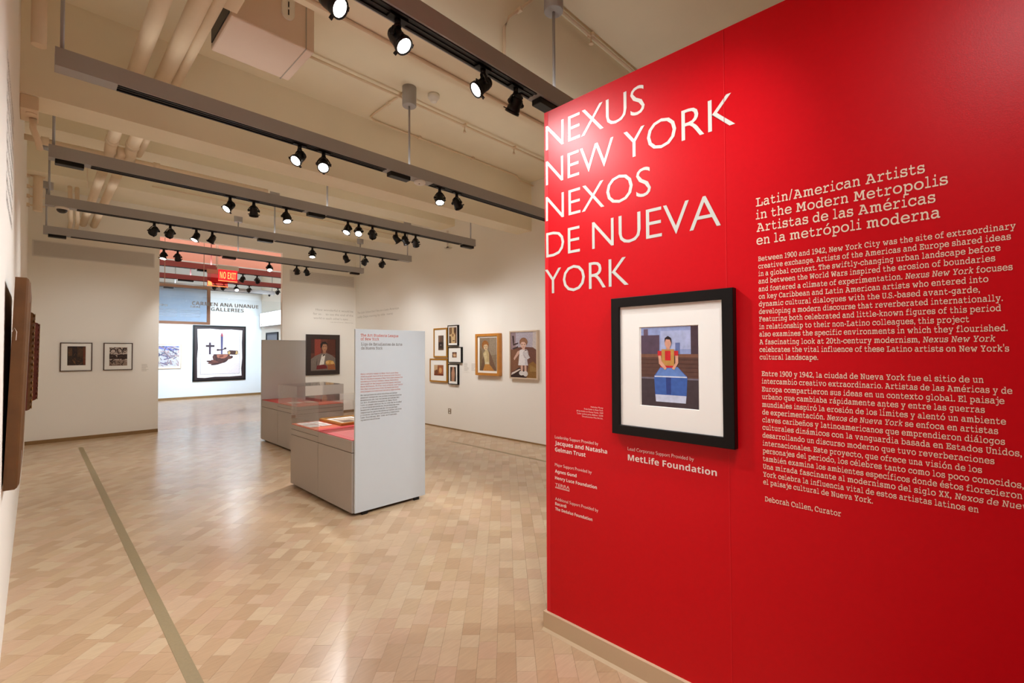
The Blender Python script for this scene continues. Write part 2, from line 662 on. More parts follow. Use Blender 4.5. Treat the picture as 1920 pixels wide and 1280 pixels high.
# far room bulkhead
b = B()
b.box(X0, 12.5, 3.56, X1, 12.62, ZC)
struct('wall_bulkhead', b, M['salmon'], 'bulkhead beyond the opening, red light put into its salmon colour')
b = B()
b.box(X0, 12.48, 3.535, X1, 12.64, 3.56)
struct('trim_1', b, M['farwall'], 'lower edge of the bulkhead, light on it put into its white')  # white strip stands in for the lit underside of the bulkhead

# floor of the far room: blocks too small there to tell apart
m = bpy.data.materials.new('far maple floor')
m.use_nodes = True
nt = m.node_tree
pb = nt.nodes['Principled BSDF']
pb.inputs['Roughness'].default_value = 0.3
geo = nt.nodes.new('ShaderNodeNewGeometry')
mp = nt.nodes.new('ShaderNodeMapping')
mp.inputs['Rotation'].default_value = (0, 0, math.radians(-45))
br = nt.nodes.new('ShaderNodeTexBrick')
br.inputs['Color1'].default_value = rgb(206, 172, 138)
br.inputs['Color2'].default_value = rgb(188, 150, 118)
br.inputs['Mortar'].default_value = rgb(150, 116, 86)
br.inputs['Scale'].default_value = 1.0
br.inputs['Mortar Size'].default_value = 0.002
br.inputs['Brick Width'].default_value = 0.16
br.inputs['Row Height'].default_value = 0.094
nt.links.new(geo.outputs['Position'], mp.inputs['Vector'])
nt.links.new(mp.outputs['Vector'], br.inputs['Vector'])
nt.links.new(br.outputs['Color'], pb.inputs['Base Color'])
b = B()
b.box(X0, 10.98, -0.2, X1, YF, -0.0012)
obj('far_floor', b, m, floor)

# ------------------------------------------------------------------ floor blocks
PAL = [(190, 163, 131), (186, 158, 126), (194, 168, 136), (182, 153, 121), (188, 161, 127), (192, 164, 134), (179, 149, 116), (189, 158, 128), (194, 170, 138), (185, 155, 122)]
LEN = [0.105, 0.135, 0.165, 0.205]
UD = Vector((math.sin(math.radians(45)), math.cos(math.radians(45)), 0))
VD = Vector((UD.y, -UD.x, 0))
PITCH = 0.094
rnd = random.Random(11)
blocks = []
for j in range(-130, 70):
    v = j * PITCH
    u = -1.5 - rnd.random() * 0.2
    while u < 13.0:
        k = rnd.choice((0, 1, 1, 2, 2, 3))
        L = LEN[k]
        p = UD * (u + L / 2) + VD * v
        if X0 - 0.13 < p.x < X1 + 0.13 and 0.2 < p.y < 11.06 and not (p.x > 2.15 and p.y < 1.55):
            blocks.append((p.x, p.y, k, rnd.randrange(len(PAL)), rnd.uniform(-0.0002, 0.0002)))
        u += L


def in_view(x, y):
    d = Vector((x, y, -1.5))
    z = d.dot(Fw)
    if z < 0.3:
        return 0
    px = 960 + 868.76 * d.dot(Rt) / z
    py = 640 - 868.76 * d.dot(Up) / z
    if not (-10 < px < 1930 and py < 1290):
        return 0
    if x > 1.93 and y < 1.63 + (x - 1.93) * 0.84:
        return 0
    return 1.0 / z


blocks.sort(key=lambda q: -in_view(q[0], q[1]))


def block_geo(b, cx, cy, L, z, col, gap=0.0004):
    hl, hw = L / 2 - gap, PITCH / 2 - gap
    c = [(-hl, -hw), (hl, -hw), (hl, hw), (-hl, hw)]
    P = [Vector((cx, cy, 0)) + UD * a + VD * q for a, q in c]
    top = [(p.x, p.y, z) for p in P]
    bot = [(p.x, p.y, -0.0098) for p in P]
    b.face(list(reversed(top)), col)
    for i in range(4):
        b.face([top[i], top[(i + 1) % 4], bot[(i + 1) % 4], bot[i]], col)


variants = {}
for k, L in enumerate(LEN):
    for ci, c in enumerate(PAL):
        b = B()
        block_geo(b, 0, 0, L, 0.0, rgb(*c))
        variants[(k, ci)] = mesh_of('floor_block', b, M['block'])
NBL = 300
for x, y, k, ci, dz in blocks[:NBL]:
    o = bpy.data.objects.new('floor_block', variants[(k, ci)])
    C.objects.link(o)
    o.parent = floor
    o.location = (x, y, dz)
b = B()
for x, y, k, ci, dz in blocks[NBL:]:
    f = rnd.uniform(0.96, 1.04)
    block_geo(b, x, y, LEN[k], dz, tuple(q * f for q in rgb(*PAL[ci])[:3]) + (1,))
o = obj('floor_block_field', b, M['block'], floor)
o['kind'] = 'stuff'
b = B()
b.box(0.497, 1.6, 0.0003, 0.553, 10.1, 0.0012)
struct('trim_2', b, M['strip'], 'long olive inlaid strip in the floor at left')
b = B()
b.box(4.825, 1.8, 0.0003, 4.865, 6.14, 0.0012)
struct('trim_3', b, M['strip'], 'olive inlaid strip in the floor near the right wall')

# ================================================================== LIGHT TRACKS
BAR_Y = [2.148, 4.088, 6.028, 7.968, 9.908, 11.85, 13.79, 15.6]
ZB = 3.30
ORD = ['nearest', 'second', 'third', 'fourth', 'fifth']


def track_bar(y, label, gm, canopy_z, trackings, boxes, rods, x0=0.067, x1=5.262):
    t = thing('track_bar', label, 'track light bar', ((x0 + x1) / 2, y, ZB), 'suspended track bars')
    w2 = 0.058
    b = B()
    b.box(x0, y - w2, ZB + 0.012, x1, y + w2, ZB + 0.117)
    b.box(x0, y - w2, ZB, x1, y - w2 + 0.012, ZB + 0.012)
    b.box(x0, y + w2 - 0.012, ZB, x1, y + w2, ZB + 0.012)
    edges = sorted(trackings)
    cur = x0
    for a, c in edges:
        b.box(cur, y - w2 + 0.012, ZB, a, y + w2 - 0.012, ZB + 0.0125)
        cur = c
    b.box(cur, y - w2 + 0.012, ZB, x1, y + w2 - 0.012, ZB + 0.0125)
    obj('channel', b, gm, t)
    for a, c in trackings:
        b = B()
        b.box(a, y - 0.044, ZB + 0.002, c, y + 0.044, ZB + 0.012)
        b.box(a, y - 0.044, ZB - 0.006, c, y - 0.030, ZB + 0.003)
        b.box(a, y + 0.030, ZB - 0.006, c, y + 0.044, ZB + 0.003)
        b.box(a, y - 0.006, ZB - 0.003, c, y + 0.006, ZB + 0.003)
        obj('track_rail', b, M['black'], t)
    for a, c in boxes:
        b = B()
        b.box(a, y - 0.042, ZB - 0.042, c, y + 0.042, ZB + 0.001)
        obj('driver_box', b, M['blackm'], t, bevel=0.006)
    for x in rods:
        b = B()
        b.tube([(x, y, ZB + 0.117), (x, y, canopy_z)], 0.011, 10)
        obj('suspension_rod', b, gm, t)
        b = B()
        b.lathe([(0.068, 0), (0.072, 0.006), (0.072, ZC - canopy_z)], 20, (x, y, canopy_z))
        obj('canopy', b, M['gray'], t)
    return t


STD_T = [(0.36, 2.40), (2.72, 4.96)]
STD_B = [(2.43, 2.66), (4.99, 5.22)]
ROD = [0.10, 2.69, 5.20]
track_bar(BAR_Y[0], 'grey suspended track bar nearest the viewer, cut by the red wall', M['gray'], 4.03, [(0.36, 2.43), (2.9, 4.96)], [(2.47, 2.72)], [0.1, 2.675, 5.2])
track_bar(BAR_Y[1], 'second grey track bar from the front, with a smoke detector under it', M['gray'], 4.05, [(0.37, 2.40), (2.96, 4.99)], [(2.45, 2.68), (5.02, 5.22)], ROD)
track_bar(BAR_Y[2], 'third grey track bar from the front, carrying nine spotlights', M['gray'], 3.985, [(0.36, 2.38), (2.67, 4.97)], [(0.11, 0.31), (2.43, 2.65), (5.0, 5.24)], ROD)
track_bar(BAR_Y[3], 'fourth grey track bar from the front, with a dome camera at left', M['gray'], 3.985, [(0.35, 2.38), (2.70, 4.98)], [(2.44, 2.66)], ROD)
track_bar(BAR_Y[4], 'fifth grey track bar, close to the white end wall', M['gray'], 3.985, [(0.37, 2.40), (2.68, 4.92)], [(0.12, 0.32), (2.43, 2.65), (4.96, 5.17)], ROD)
track_bar(BAR_Y[5], 'track bar just beyond the opening, red glow painted in, before the bulkhead', M['maroon'], 4.09, [(0.37, 2.40), (2.68, 4.92)], [(2.43, 2.65)], ROD)
track_bar(BAR_Y[6], 'second track bar beyond the opening, red glow painted in, behind the exit sign', M['maroon'], 4.09, [(0.37, 2.40), (2.68, 4.92)], [(2.43, 2.75)], ROD)
track_bar(BAR_Y[7], 'grey track bar farthest away, before the far white wall', M['gray'], 3.985, [(0.37, 2.40), (2.68, 4.92)], [(2.43, 2.65)], ROD)

# spotlights: fixture meshes shared, every instance an object of its own
ZP = 3.183


def g_adapter():
    b = B()
    b.box(-0.055, -0.020, 3.284 - ZP, 0.055, 0.020, 3.300 - ZP)
    b.lathe([(0.015, 3.250 - ZP), (0.018, 3.286 - ZP)], 12)
    b.lathe([(0.020, 3.243 - ZP), (0.020, 3.254 - ZP)], 12)
    return b


def g_yoke():
    b = B()
    for s in (-1, 1):
        pts = [(s * 0.004, 0, 3.250 - ZP), (s * 0.030, 0, 0.050), (s * 0.050, 0, 0.020), (s * 0.056, 0, 0.0), (s * 0.056, 0, -0.014)]
        rr = []
        for x, y, z in pts:
            rr.append([(x - 0.005, -0.010, z), (x + 0.005, -0.010, z), (x + 0.005, 0.010, z), (x - 0.005, 0.010, z)])
        b.rings(rr, sm=False)
        n = 12
        b.rings([[(s * h, 0.012 * math.cos(2 * PI * j / n), 0.012 * math.sin(2 * PI * j / n)) for j in range(n)] for h in (0.040, 0.065)], sm=True)
    return b


def g_body():
    # beam leaves along local -Z
    b = B()
    b.lathe([(0.016, 0.058), (0.028, 0.055), (0.034, 0.046), (0.036, 0.042), (0.032, 0.040), (0.032, 0.034), (0.038, 0.032), (0.041, 0.018), (0.042, -0.022), (0.045, -0.030), (0.047, -0.064), (0.042, -0.064), (0.038, -0.050)], 22, cap=True)
    b.tube([(0.0, 0.0, 0.055), (0, 0, 0.066)], 0.012, 10)
    return b


def g_ring():
    b = B()
    b.lathe([(0.046, -0.050), (0.051, -0.050), (0.051, -0.068), (0.043, -0.068)], 22, cap=False)
    for k in range(3):
        a = 2 * PI * k / 3 + 0.5
        x, y = math.cos(a), math.sin(a)
        px, py = -y, x
        w2 = 0.010
        pts = [(x * r + px * w * w2, y * r + py * w * w2) for r, w in ((0.048, -1), (0.068, -1), (0.068, 1), (0.048, 1))]
        b.rings([[(q[0], q[1], z) for q in pts] for z in (-0.056, -0.050)], sm=False)
    return b


def g_lens():
    b = B()
    b.lathe([(0.0415, -0.0635), (0.028, -0.0645), (0.002, -0.065)], 20, cap=True)
    return b


ME = {'adapter': mesh_of('adapter', g_adapter(), M['blackm']), 'yoke': mesh_of('yoke', g_yoke(), M['blackm']), 'body': mesh_of('lamp_body', g_body(), M['blackm']),
      'ring': mesh_of('accessory_ring', g_ring(), M['blackm']), 'lens': mesh_of('lens', g_lens(), M['lens'])}


def kid(name, me, parent):
    o = bpy.data.objects.new(name, me)
    C.objects.link(o)
    o.parent = parent
    return o


def spotlight(x, y, target, label, watts=1.0, size=44, col=WARM, blend=1.0):
    p = Vector((x, y, ZP))
    t = thing('track_spotlight', label, 'spotlight', tuple(p), 'black track spotlights')
    d = (Vector(target) - p).normalized()
    kid('adapter', ME['adapter'], t)
    yk = kid('yoke', ME['yoke'], t)
    pan = math.atan2(d.y, d.x) - PI / 2
    yk.rotation_euler = (0, 0, pan)
    bd = kid('lamp_body', ME['body'], t)
    tilt = math.acos(max(-1, min(1, -d.z)))
    bd.rotation_euler = (tilt, 0, pan)
    kid('accessory_ring', ME['ring'], bd)
    kid('lens', ME['lens'], bd)
    ld = bpy.data.lights.new('spot_beam', 'SPOT')
    ld.energy = SPOT_W * watts
    ld.color = col
    ld.spot_size = math.radians(size)
    ld.spot_blend = blend
    ld.shadow_soft_size = 0.03
    lo = bpy.data.objects.new('spot_beam', ld)
    C.objects.link(lo)
    lo.parent = bd
    lo.location = (0, 0, -0.078)
    return t


BARS = [
    [(0.97, (1.93, 0.75, 1.8), 0.74, 76), (1.34, (1.93, 0.98, 1.5), 0.38, 74), (1.96, (-0.1, 2.9, 1.3), 0.8, 80), (2.26, (2.40, 3.97, 0.95), 1.25, 54)],
    [(1.58, (-0.1, 3.4, 1.3), 0.7, 76), (1.79, (0.5, 1.5, 0.0), 0.9, 80), (3.08, (2.45, 3.0, 0.0), 1.1, 50), (3.32, (5.62, 4.95, 1.15), 0.55, 84)],
    [(1.55, (-0.1, 5.4, 1.3), 0.5, 76), (1.80, (2.25, 7.4, 0.7), 0.4, 50), (2.17, (2.35, 5.0, 0.7), 0.6, 56), (2.98, (1.3, 5.2, 0.0), 1.0, 80), (3.14, (1.6, 3.6, 0.0), 1.0, 80), (3.35, (5.1, 8.6, 1.4), 0.8, 70), (3.74, (5.62, 5.6, 1.0), 0.42, 86), (3.89, (5.62, 6.4, 1.0), 0.42, 86), (4.08, (5.62, 7.5, 1.0), 0.42, 86)],
    [(1.13, (0.45, 10.95, 1.35), 0.26, 60), (1.31, (1.05, 10.95, 1.35), 0.24, 60), (1.62, (0.1, 7.4, 0.0), 0.5, 80), (1.82, (0.3, 8.8, 0.0), 0.5, 80), (3.30, (3.0, 7.3, 0.7), 0.5, 60), (3.90, (5.62, 8.4, 1.1), 0.42, 84), (4.28, (4.6, 10.95, 1.5), 0.35, 66), (4.64, (5.2, 10.95, 1.5), 0.30, 66)],
    [(1.54, (0.9, 9.2, 0.0), 0.4, 80), (1.74, (2.6, 12.0, 0.0), 0.4, 70), (3.25, (3.0, 8.3, 0.7), 0.4, 64), (3.78, (4.6, 10.95, 1.2), 0.10, 80), (3.98, (5.4, 10.95, 1.2), 0.12, 80)],
]
NUM = ['first', 'second', 'third', 'fourth', 'fifth', 'sixth', 'seventh', 'eighth', 'ninth']
for k, row in enumerate(BARS):
    for i, (x, tg, wt, sz) in enumerate(row):
        where = 'nearest track bar' if k == 0 else '%s track bar from the front' % ORD[k]
        spotlight(x, BAR_Y[k], tg, 'black track spotlight, %s from left on the %s' % (NUM[i], where), wt, sz)
FARS = [(5, 3.32, (2.2, 15.0, 0.0), 0.9), (5, 3.62, (5.2, 14.5, 0.8), 0.9), (6, 3.22, (3.0, 17.9, 1.5), 1.5), (6, 3.42, (2.4, 17.9, 1.6), 1.4), (6, 3.71, (3.6, 11.8, 1.2), 0.8), (6, 4.02, (4.2, 17.9, 1.5), 1.6), (6, 4.75, (5.2, 17.9, 1.8), 1.2)]
# added fill spots without fixtures, out of view, to brighten floor and walls
for x, y, tg, wt, sz in ((0.7, 0.2, (0.9, 1.4, 0.0), 0.7, 90), (1.5, 0.2, (1.4, 2.4, 0.0), 0.6, 84), (0.5, -0.3, (1.93, -0.25, 1.7), 0.28, 80), (4.0, 0.2, (3.4, 1.8, 0.0), 0.9, 90), (3.2, 2.148, (3.6, 3.2, 0.0), 0.6, 90), (4.4, 2.148, (5.62, 3.2, 1.2), 0.5, 90)):
    ld = bpy.data.lights.new('spot_beam', 'SPOT')
    ld.energy = SPOT_W * wt
    ld.color = WARM
    ld.spot_size = math.radians(sz)
    ld.spot_blend = 1.0
    ld.shadow_soft_size = 0.03
    lo = bpy.data.objects.new('spot_beam', ld)
    C.objects.link(lo)
    lo.location = (x, y, 3.12)
    lo.rotation_euler = (Vector(tg) - Vector((x, y, 3.12))).to_track_quat('-Z', 'Y').to_euler()
# fill lights added above the bars to brighten ceiling and bulkhead, no fixtures
for y, uw, ucol in [(q, 1.0, (1.0, 0.97, 0.92)) for q in BAR_Y[:5]] + [(BAR_Y[5], 6.0, (1.0, 0.9, 0.86)), (BAR_Y[6], 4.0, COOL), (BAR_Y[7], 4.0, COOL)]:
    ld = bpy.data.lights.new('ceiling_fill', 'AREA')
    ld.shape = 'RECTANGLE'
    ld.size, ld.size_y = 4.9, 0.08
    ld.energy = FILL_W * uw
    ld.color = ucol
    lo = bpy.data.objects.new('ceiling_fill', ld)
    C.objects.link(lo)
    lo.location = (2.66, y, ZB + 0.122)
    lo.rotation_euler = (PI, 0, 0)
cnt = {5: 0, 6: 0}
for k, x, tg, wt in FARS:
    nm = {5: 'first bar beyond the opening', 6: 'second bar beyond the opening'}[k]
    spotlight(x, BAR_Y[k], tg, 'black spotlight, %s from left on the %s' % (NUM[cnt[k]], nm), wt * 1.9, 64, COOL)
    cnt[k] += 1

# smoke detector, dome camera on the bars
t = thing('smoke_detector', 'white round smoke detector under the second track bar', 'smoke detector', (2.82, BAR_Y[1], 3.30))
b = B()
b.lathe([(0.058, 0.0), (0.062, -0.008), (0.060, -0.024), (0.045, -0.034), (0.02, -0.037)], 24, (2.82, BAR_Y[1], 3.30))
obj('housing', b, M['white'], t)
b = B()
b.lathe([(0.006, -0.036), (0.006, -0.040)], 10, (2.80, BAR_Y[1] - 0.02, 3.30))
obj('indicator', b, M['greytext'], t)
t = thing('dome_camera', 'white dome camera with smoked cover under the fourth track bar', 'camera', (0.215, BAR_Y[3], 3.30))
b = B()
b.lathe([(0.065, 0.0), (0.068, -0.010), (0.064, -0.024), (0.054, -0.028)], 24, (0.215, BAR_Y[3], 3.30))
obj('housing', b, M['white'], t)
b = B()
b.lathe([(0.052, -0.026), (0.050, -0.042), (0.040, -0.058), (0.022, -0.070), (0.003, -0.074)], 24, (0.215, BAR_Y[3], 3.30))
obj('dome_cover', b, M['dome'], t)
b = B()
b.lathe([(0.03, 0.0), (0.03, -0.03), (0.012, -0.06), (0.006, -0.062)], 16, (5.12, BAR_Y[7], 3.30))
o = obj('dome_camera', b, M['blackm'], None, (5.12, BAR_Y[7], 3.30))
tag(o, 'small dark camera under the farthest grey track bar', 'camera')

# ================================================================== PIPES, CONDUITS, CEILING UNIT
t = thing('pipe_run', 'three cream pipes running under the ceiling towards the end wall', 'pipe', (0.68, 5.0, 3.75))
for x, r, ends in ((0.54, 0.052, (0.4, 5.02)), (0.715, 0.055, (0.4, 5.02)), (0.80, 0.034, (0.4, 5.02))):
    b = B()
    b.tube([(x, ends[0], 3.76), (x, ends[1], 3.76)], r, 16)
    obj('pipe', b, M['pipe'], t)
for x, r in ((0.55, 0.052), (0.72, 0.055)):
    b = B()
    b.tube([(x, 5.3, 3.76), (x, 6.45, 3.76), (x, 6.58, 3.745), (x, 6.66, 3.70), (x, 6.68, 3.60)], r, 16)
    b.tube([(x, 6.40, 3.76), (x, 6.48, 3.76)], r * 1.15, 16)
    obj('elbow_pipe', b, M['pipe'], t)
b = B()
b.tube([(0.80, 5.3, 3.76), (0.80, 6.72, 3.76)], 0.034, 14)
obj('pipe', b, M['pipe'], t)
b = B()
b.tube([(0.61, 6.67, 3.72), (0.68, 6.67, 3.72)], 0.062, 16)
obj('coupling', b, M['pipe'], t)
for x, r in ((0.56, 0.05), (0.70, 0.05)):
    b = B()
    b.tube([(x, 7.6, 3.74), (x, 10.96, 3.74)], r, 16)
    obj('pipe', b, M['pipe'], t)
for x in (0.34, 0.42):
    b = B()
    b.tube([(x, 9.6, 4.0), (x + 0.04, 10.2, 3.62), (x + 0.05, 10.96, 3.60)], 0.026, 12)
    obj('branch_pipe', b, M['pipe'], t)
for x, y in ((0.46, 8.3), (0.62, 8.3)):
    b = B()
    b.tube([(x, y, 3.69), (x, y, ZC)], 0.005, 8)
    b.lathe([(0.035, 0), (0.035, 0.02)], 14, (x, y, ZC - 0.02))
    obj('hanger_rod', b, M['pipe'], t)
t = thing('cross_pipe', 'cream pipe crossing from the left wall under the third bar', 'pipe', (0.6, 6.8, 3.70))
b = B()
b.tube([(-0.11, 6.80, 3.70), (2.2, 6.80, 3.70)], 0.030, 14)
obj('pipe', b, M['pipe'], t)
for x in (0.02, 0.95):
    b = B()
    b.tube([(x, 6.80, 3.70), (x + 0.06, 6.80, 3.70)], 0.042, 14)
    obj('coupling', b, M['pipe'], t)
t = thing('wall_pipe', 'short wide cream pipe stub high on the left wall, nearest', 'pipe', (0.0, 4.6, 3.65))
b = B()
b.tube([(-0.005, 4.6, 3.65), (-0.005, 4.6, ZC)], 0.040, 16)
b.tube([(-0.005, 4.6, 4.10), (-0.005, 4.6, 4.16)], 0.047, 16)
obj('pipe', b, M['pipe'], t)
b = B()
b.tube([(-0.10, 4.6, 4.05), (0.05, 4.6, 4.05)], 0.012, 10)
obj('bracket', b, M['pipe'], t)
t = thing('wall_pipe', 'long cream vertical pipe in the far left corner above the vent', 'pipe', (0.006, 9.0, 3.43))
b = B()
b.tube([(0.006, 9.0, 3.43), (0.006, 9.0, ZC)], 0.048, 16)
obj('pipe', b, M['pipe'], t)
b = B()
for z in (3.5, 3.62, 3.75, 3.9):
    b.tube([(-0.10, 9.0, z), (0.075, 9.0, z)], 0.010, 10)
    b.box(-0.10, 8.97, z - 0.02, -0.07, 9.03, z + 0.02)
obj('pipe_bracket', b, M['pipe'], t)
t = thing('junction_box', 'cream junction box with elbow high on the left wall under the deep beam', 'junction box', (-0.03, 5.15, 3.38))
b = B()
b.box(-0.10, 5.02, 3.34, 0.0, 5.30, 3.448)
obj('box', b, M['pipe'], t, bevel=0.006)
b = B()
b.lathe([(0.030, 0.0), (0.030, 0.004)], 16, (-0.04, 5.1, 3.335))
obj('cover', b, M['pipe'], t)
b = B()
b.tube([(-0.03, 5.2, 3.34), (-0.03, 5.22, 3.27), (0.0, 5.3, 3.20), (0.01, 5.36, 3.16)], 0.022, 12)
obj('elbow_pipe', b, M['pipe'], t)


def conduit(label, pts, r=0.011, clips=()):
    t = thing('conduit', label, 'conduit', pts[0])
    b = B()
    b.tube(pts, r, 8)
    obj('tube', b, M['pipe'], t)
    for p in clips:
        b = B()
        b.box(p[0] - 0.012, p[1] - 0.03, p[2] - 0.014, p[0] + 0.012, p[1] + 0.03, p[2] + 0.014)
        obj('clip', b, M['pipe'], t)
    return t


Y5 = 4.94
conduit('thin conduit on the ceiling looping from the second bar rod to the right wall', [(2.69, 4.16, 4.235), (2.69, 4.80, 4.235), (2.70, 4.90, 4.235), (2.76, Y5, 4.23), (5.2, Y5, 4.23), (5.32, Y5 + 0.02, 4.18), (5.62, Y5 + 0.02, 4.18)], 0.011, ((2.69, 4.5, 4.235), (3.4, Y5, 4.235), (4.3, Y5, 4.235)))
conduit('thin sprinkler conduit crossing the ceiling in front of the second rod', [(1.55, 4.22, 4.19), (5.62, 4.22, 4.19)], 0.013, ((3.55, 4.22, 4.2), (4.4, 4.22, 4.2)))
conduit('thin conduit under the near beam beside the red wall', [(1.0, 2.55, 3.438), (5.62, 2.55, 3.438)], 0.011)
conduit('thin conduit along the ceiling behind the third track bar', [(0.0, 7.88, 4.235), (5.62, 7.88, 4.235)], 0.010)
conduit('thin conduit on the ceiling running to the first bar canopy', [(2.62, 2.21, 4.235), (2.62, 2.295, 4.235), (2.60, 2.295, 4.16), (2.35, 2.295, 3.90), (2.30, 2.295, 3.80), (2.30, 2.295, 3.45)], 0.011, ((2.45, 2.295, 4.0),))
conduit('thin conduit on the ceiling above the red wall', [(2.85, 2.24, 4.20), (5.62, 2.24, 4.20)], 0.012, ((3.3, 2.24, 4.21),))
conduit('thin conduit along the shallow beam near the end wall', [(1.2, 8.70, 4.0), (5.62, 8.70, 4.0)], 0.010)
# sprinklers and small ceiling fittings
for lab, x, y, z in (('small ceiling sprinkler hanging before the red wall top', 3.55, 4.22, 4.17), ('small ceiling sprinkler right of the second rod', 4.4, 4.22, 4.17), ('small sprinkler above the third track bar', 3.33, 7.88, 4.21), ('small sprinkler between near beam and red wall', 3.3, 2.24, 4.19)):
    t = thing('sprinkler', lab, 'sprinkler', (x, y, z))
    b = B()
    b.tube([(x, y, z + 0.03), (x, y, z - 0.055)], 0.007, 8)
    obj('stem', b, M['pipe'], t)
    b = B()
    b.lathe([(0.020, -0.060), (0.020, -0.056)], 12, (x, y, z))
    b.tube([(x - 0.012, y, z - 0.03), (x - 0.014, y, z - 0.058)], 0.003, 6)
    b.tube([(x + 0.012, y, z - 0.03), (x + 0.014, y, z - 0.058)], 0.003, 6)
    obj('deflector', b, M['pipe'], t)
t = thing('alarm_detector', 'cream round detector on the ceiling right of the second bar rod', 'detector', (2.95, 4.02, 4.25))
b = B()
b.lathe([(0.062, 0.0), (0.062, -0.035), (0.05, -0.05), (0.04, -0.055), (0.036, -0.075), (0.02, -0.085)], 20, (2.95, 4.02, 4.25))
obj('housing', b, M['white'], t)
t = thing('fan_coil_unit', 'pale boxy fan coil unit on the ceiling behind the near beam', 'ceiling unit', (1.22, 3.9, 3.85))
b = B()
b.box(0.93, 3.62, 3.85, 1.51, 4.16, ZC)
obj('casing', b, M['unit'], t, bevel=0.012)
b = B()
b.box(1.44, 3.612, 3.846, 1.446, 4.166, ZC)
obj('panel_joint', b, M['ventdark'], t)
b = B()
b.box(0.922, 3.66, 3.89, 0.932, 4.12, ZC - 0.03)
obj('inlet', b, M['black'], t)
b = B()
b.rings([[(1.305 + 0.045 * math.cos(a) if False else 1.305 + r * math.cos(a), yy, 4.055 + r * math.sin(a)) for a in [PI + PI * i / 10 for i in range(11)]] + [(1.305 + r, yy, ZC), (1.305 - r, yy, ZC)] for yy, r in ((3.60, 0.045), (3.622, 0.045))], sm=False)
obj('bracket', b, M['white'], t)
b = B()
b.box(1.301, 3.596, 4.04, 1.309, 3.601, 4.08)
b.box(1.301, 3.596, 4.10, 1.309, 3.601, 4.14)
obj('bracket_slot', b, M['black'], t)
b = B()
b.box(0.42, 3.2, 3.85, 0.93, 3.55, 3.93)
b.box(0.40, 3.18, 3.845, 0.95, 3.57, 3.855)
o = obj('cable_tray', b, M['pipe'], None, (0.67, 3.4, 3.85))
tag(o, 'cream flanged tray above the pipes beside the ceiling unit', 'cable tray')

# ================================================================== END WALL FITTINGS
def vent(label, x0, x1, z0, z1, n):
    t = thing('air_vent', label, 'vent', ((x0 + x1) / 2, YE, z0))
    b = frame_mesh(END, x0, z0, x1, z1, [(0, 0), (0, 0.008), (0.018, 0.008), (0.018, 0.002)])
    obj('frame', b, M['vent'], t)
    b = B()
    b.rings([[END(x0 + 0.016, z0 + 0.016, c), END(x1 - 0.016, z0 + 0.016, c), END(x1 - 0.016, z1 - 0.016, c), END(x0 + 0.016, z1 - 0.016, c)] for c in (0.0005, 0.0015)], sm=False)
    obj('backing', b, M['ventdark'], t)
    b = B()
    h = (z1 - z0 - 0.036) / n
    for i in range(n):
        za = z0 + 0.018 + i * h
        b.rings([[END(x, za, 0.002), END(x, za + h * 0.04, 0.0065), END(x, za + h * 0.74, 0.0045), END(x, za + h * 0.76, 0.002)] for x in (x0 + 0.018, x1 - 0.018)], sm=False)
    o = obj('louvers', b, M['vent'], t)
    o['kind'] = 'stuff'


vent('long grey slotted air vent high on the left of the end wall', -0.05, 1.565, 3.10, 3.37, 24)
vent('long louvered air vent above the portrait on the end wall', 4.02, 5.583, 3.10, 3.377, 11)

BR = (92, 44, 32)
man = [((96, 50, 36), rect(0, 0, 1, 1)), ((136, 58, 44), rect(0.16, 0.42, 0.40, 1.0)), ((70, 36, 28), rect(0.0, 0.55, 0.14, 1)), ((82, 40, 26), rect(0.66, 0.5, 1, 1)),
       ((118, 104, 94), [(0.0, 0.0), (0.0, 0.36), (0.16, 0.46), (0.40, 0.54), (0.62, 0.56), (0.85, 0.48), (1.0, 0.38), (1.0, 0.0)]),
       ((70, 60, 56), [(0.24, 0.08), (0.26, 0.40), (0.22, 0.24)]), ((214, 206, 192), [(0.34, 0.17), (0.44, 0.50), (0.58, 0.52), (0.52, 0.18)]),
       ((60, 46, 38), [(0.46, 0.44), (0.58, 0.49), (0.55, 0.52), (0.48, 0.50)]), ((150, 104, 78), rect(0.48, 0.54, 0.60, 0.64)), ((164, 116, 86), ell(0.545, 0.74, 0.105, 0.14)),
       ((36, 24, 20), [(0.38, 0.72), (0.38, 0.84), (0.45, 0.91), (0.58, 0.92), (0.66, 0.86), (0.65, 0.76), (0.62, 0.84), (0.48, 0.84), (0.44, 0.74)]),
       ((60, 40, 32), rect(0.49, 0.755, 0.535, 0.77)), ((60, 40, 32), rect(0.575, 0.755, 0.62, 0.77)), ((190, 138, 104), [(0.555, 0.76), (0.53, 0.70), (0.57, 0.70)]), ((120, 60, 50), rect(0.515, 0.655, 0.585, 0.668)),
       ((186, 138, 66), [(0.58, 0.24), (0.70, 0.33), (0.90, 0.30), (0.98, 0.18), (0.80, 0.16), (0.62, 0.18)]), ((206, 160, 96), ell(0.66, 0.26, 0.07, 0.05)), ((206, 160, 96), ell(0.86, 0.24, 0.07, 0.05)),
       ((110, 34, 34), [(0.22, 0.04), (0.24, 0.16), (0.50, 0.19), (0.62, 0.16), (0.66, 0.06)]), ((150, 88, 50), [(0.68, 0.02), (0.66, 0.18), (0.95, 0.20), (1.0, 0.02)])]
picture('portrait_painting', 'portrait of a man in grey jacket, wide dark frame, on end wall', 'painting', END, (4.388, 0.95, 5.192, 1.907), 0.045, 0.105, M['darkframe'], None, (4.49, 1.055, 5.09, 1.80), man, 'painted_canvas', mm=M['redbrown'])


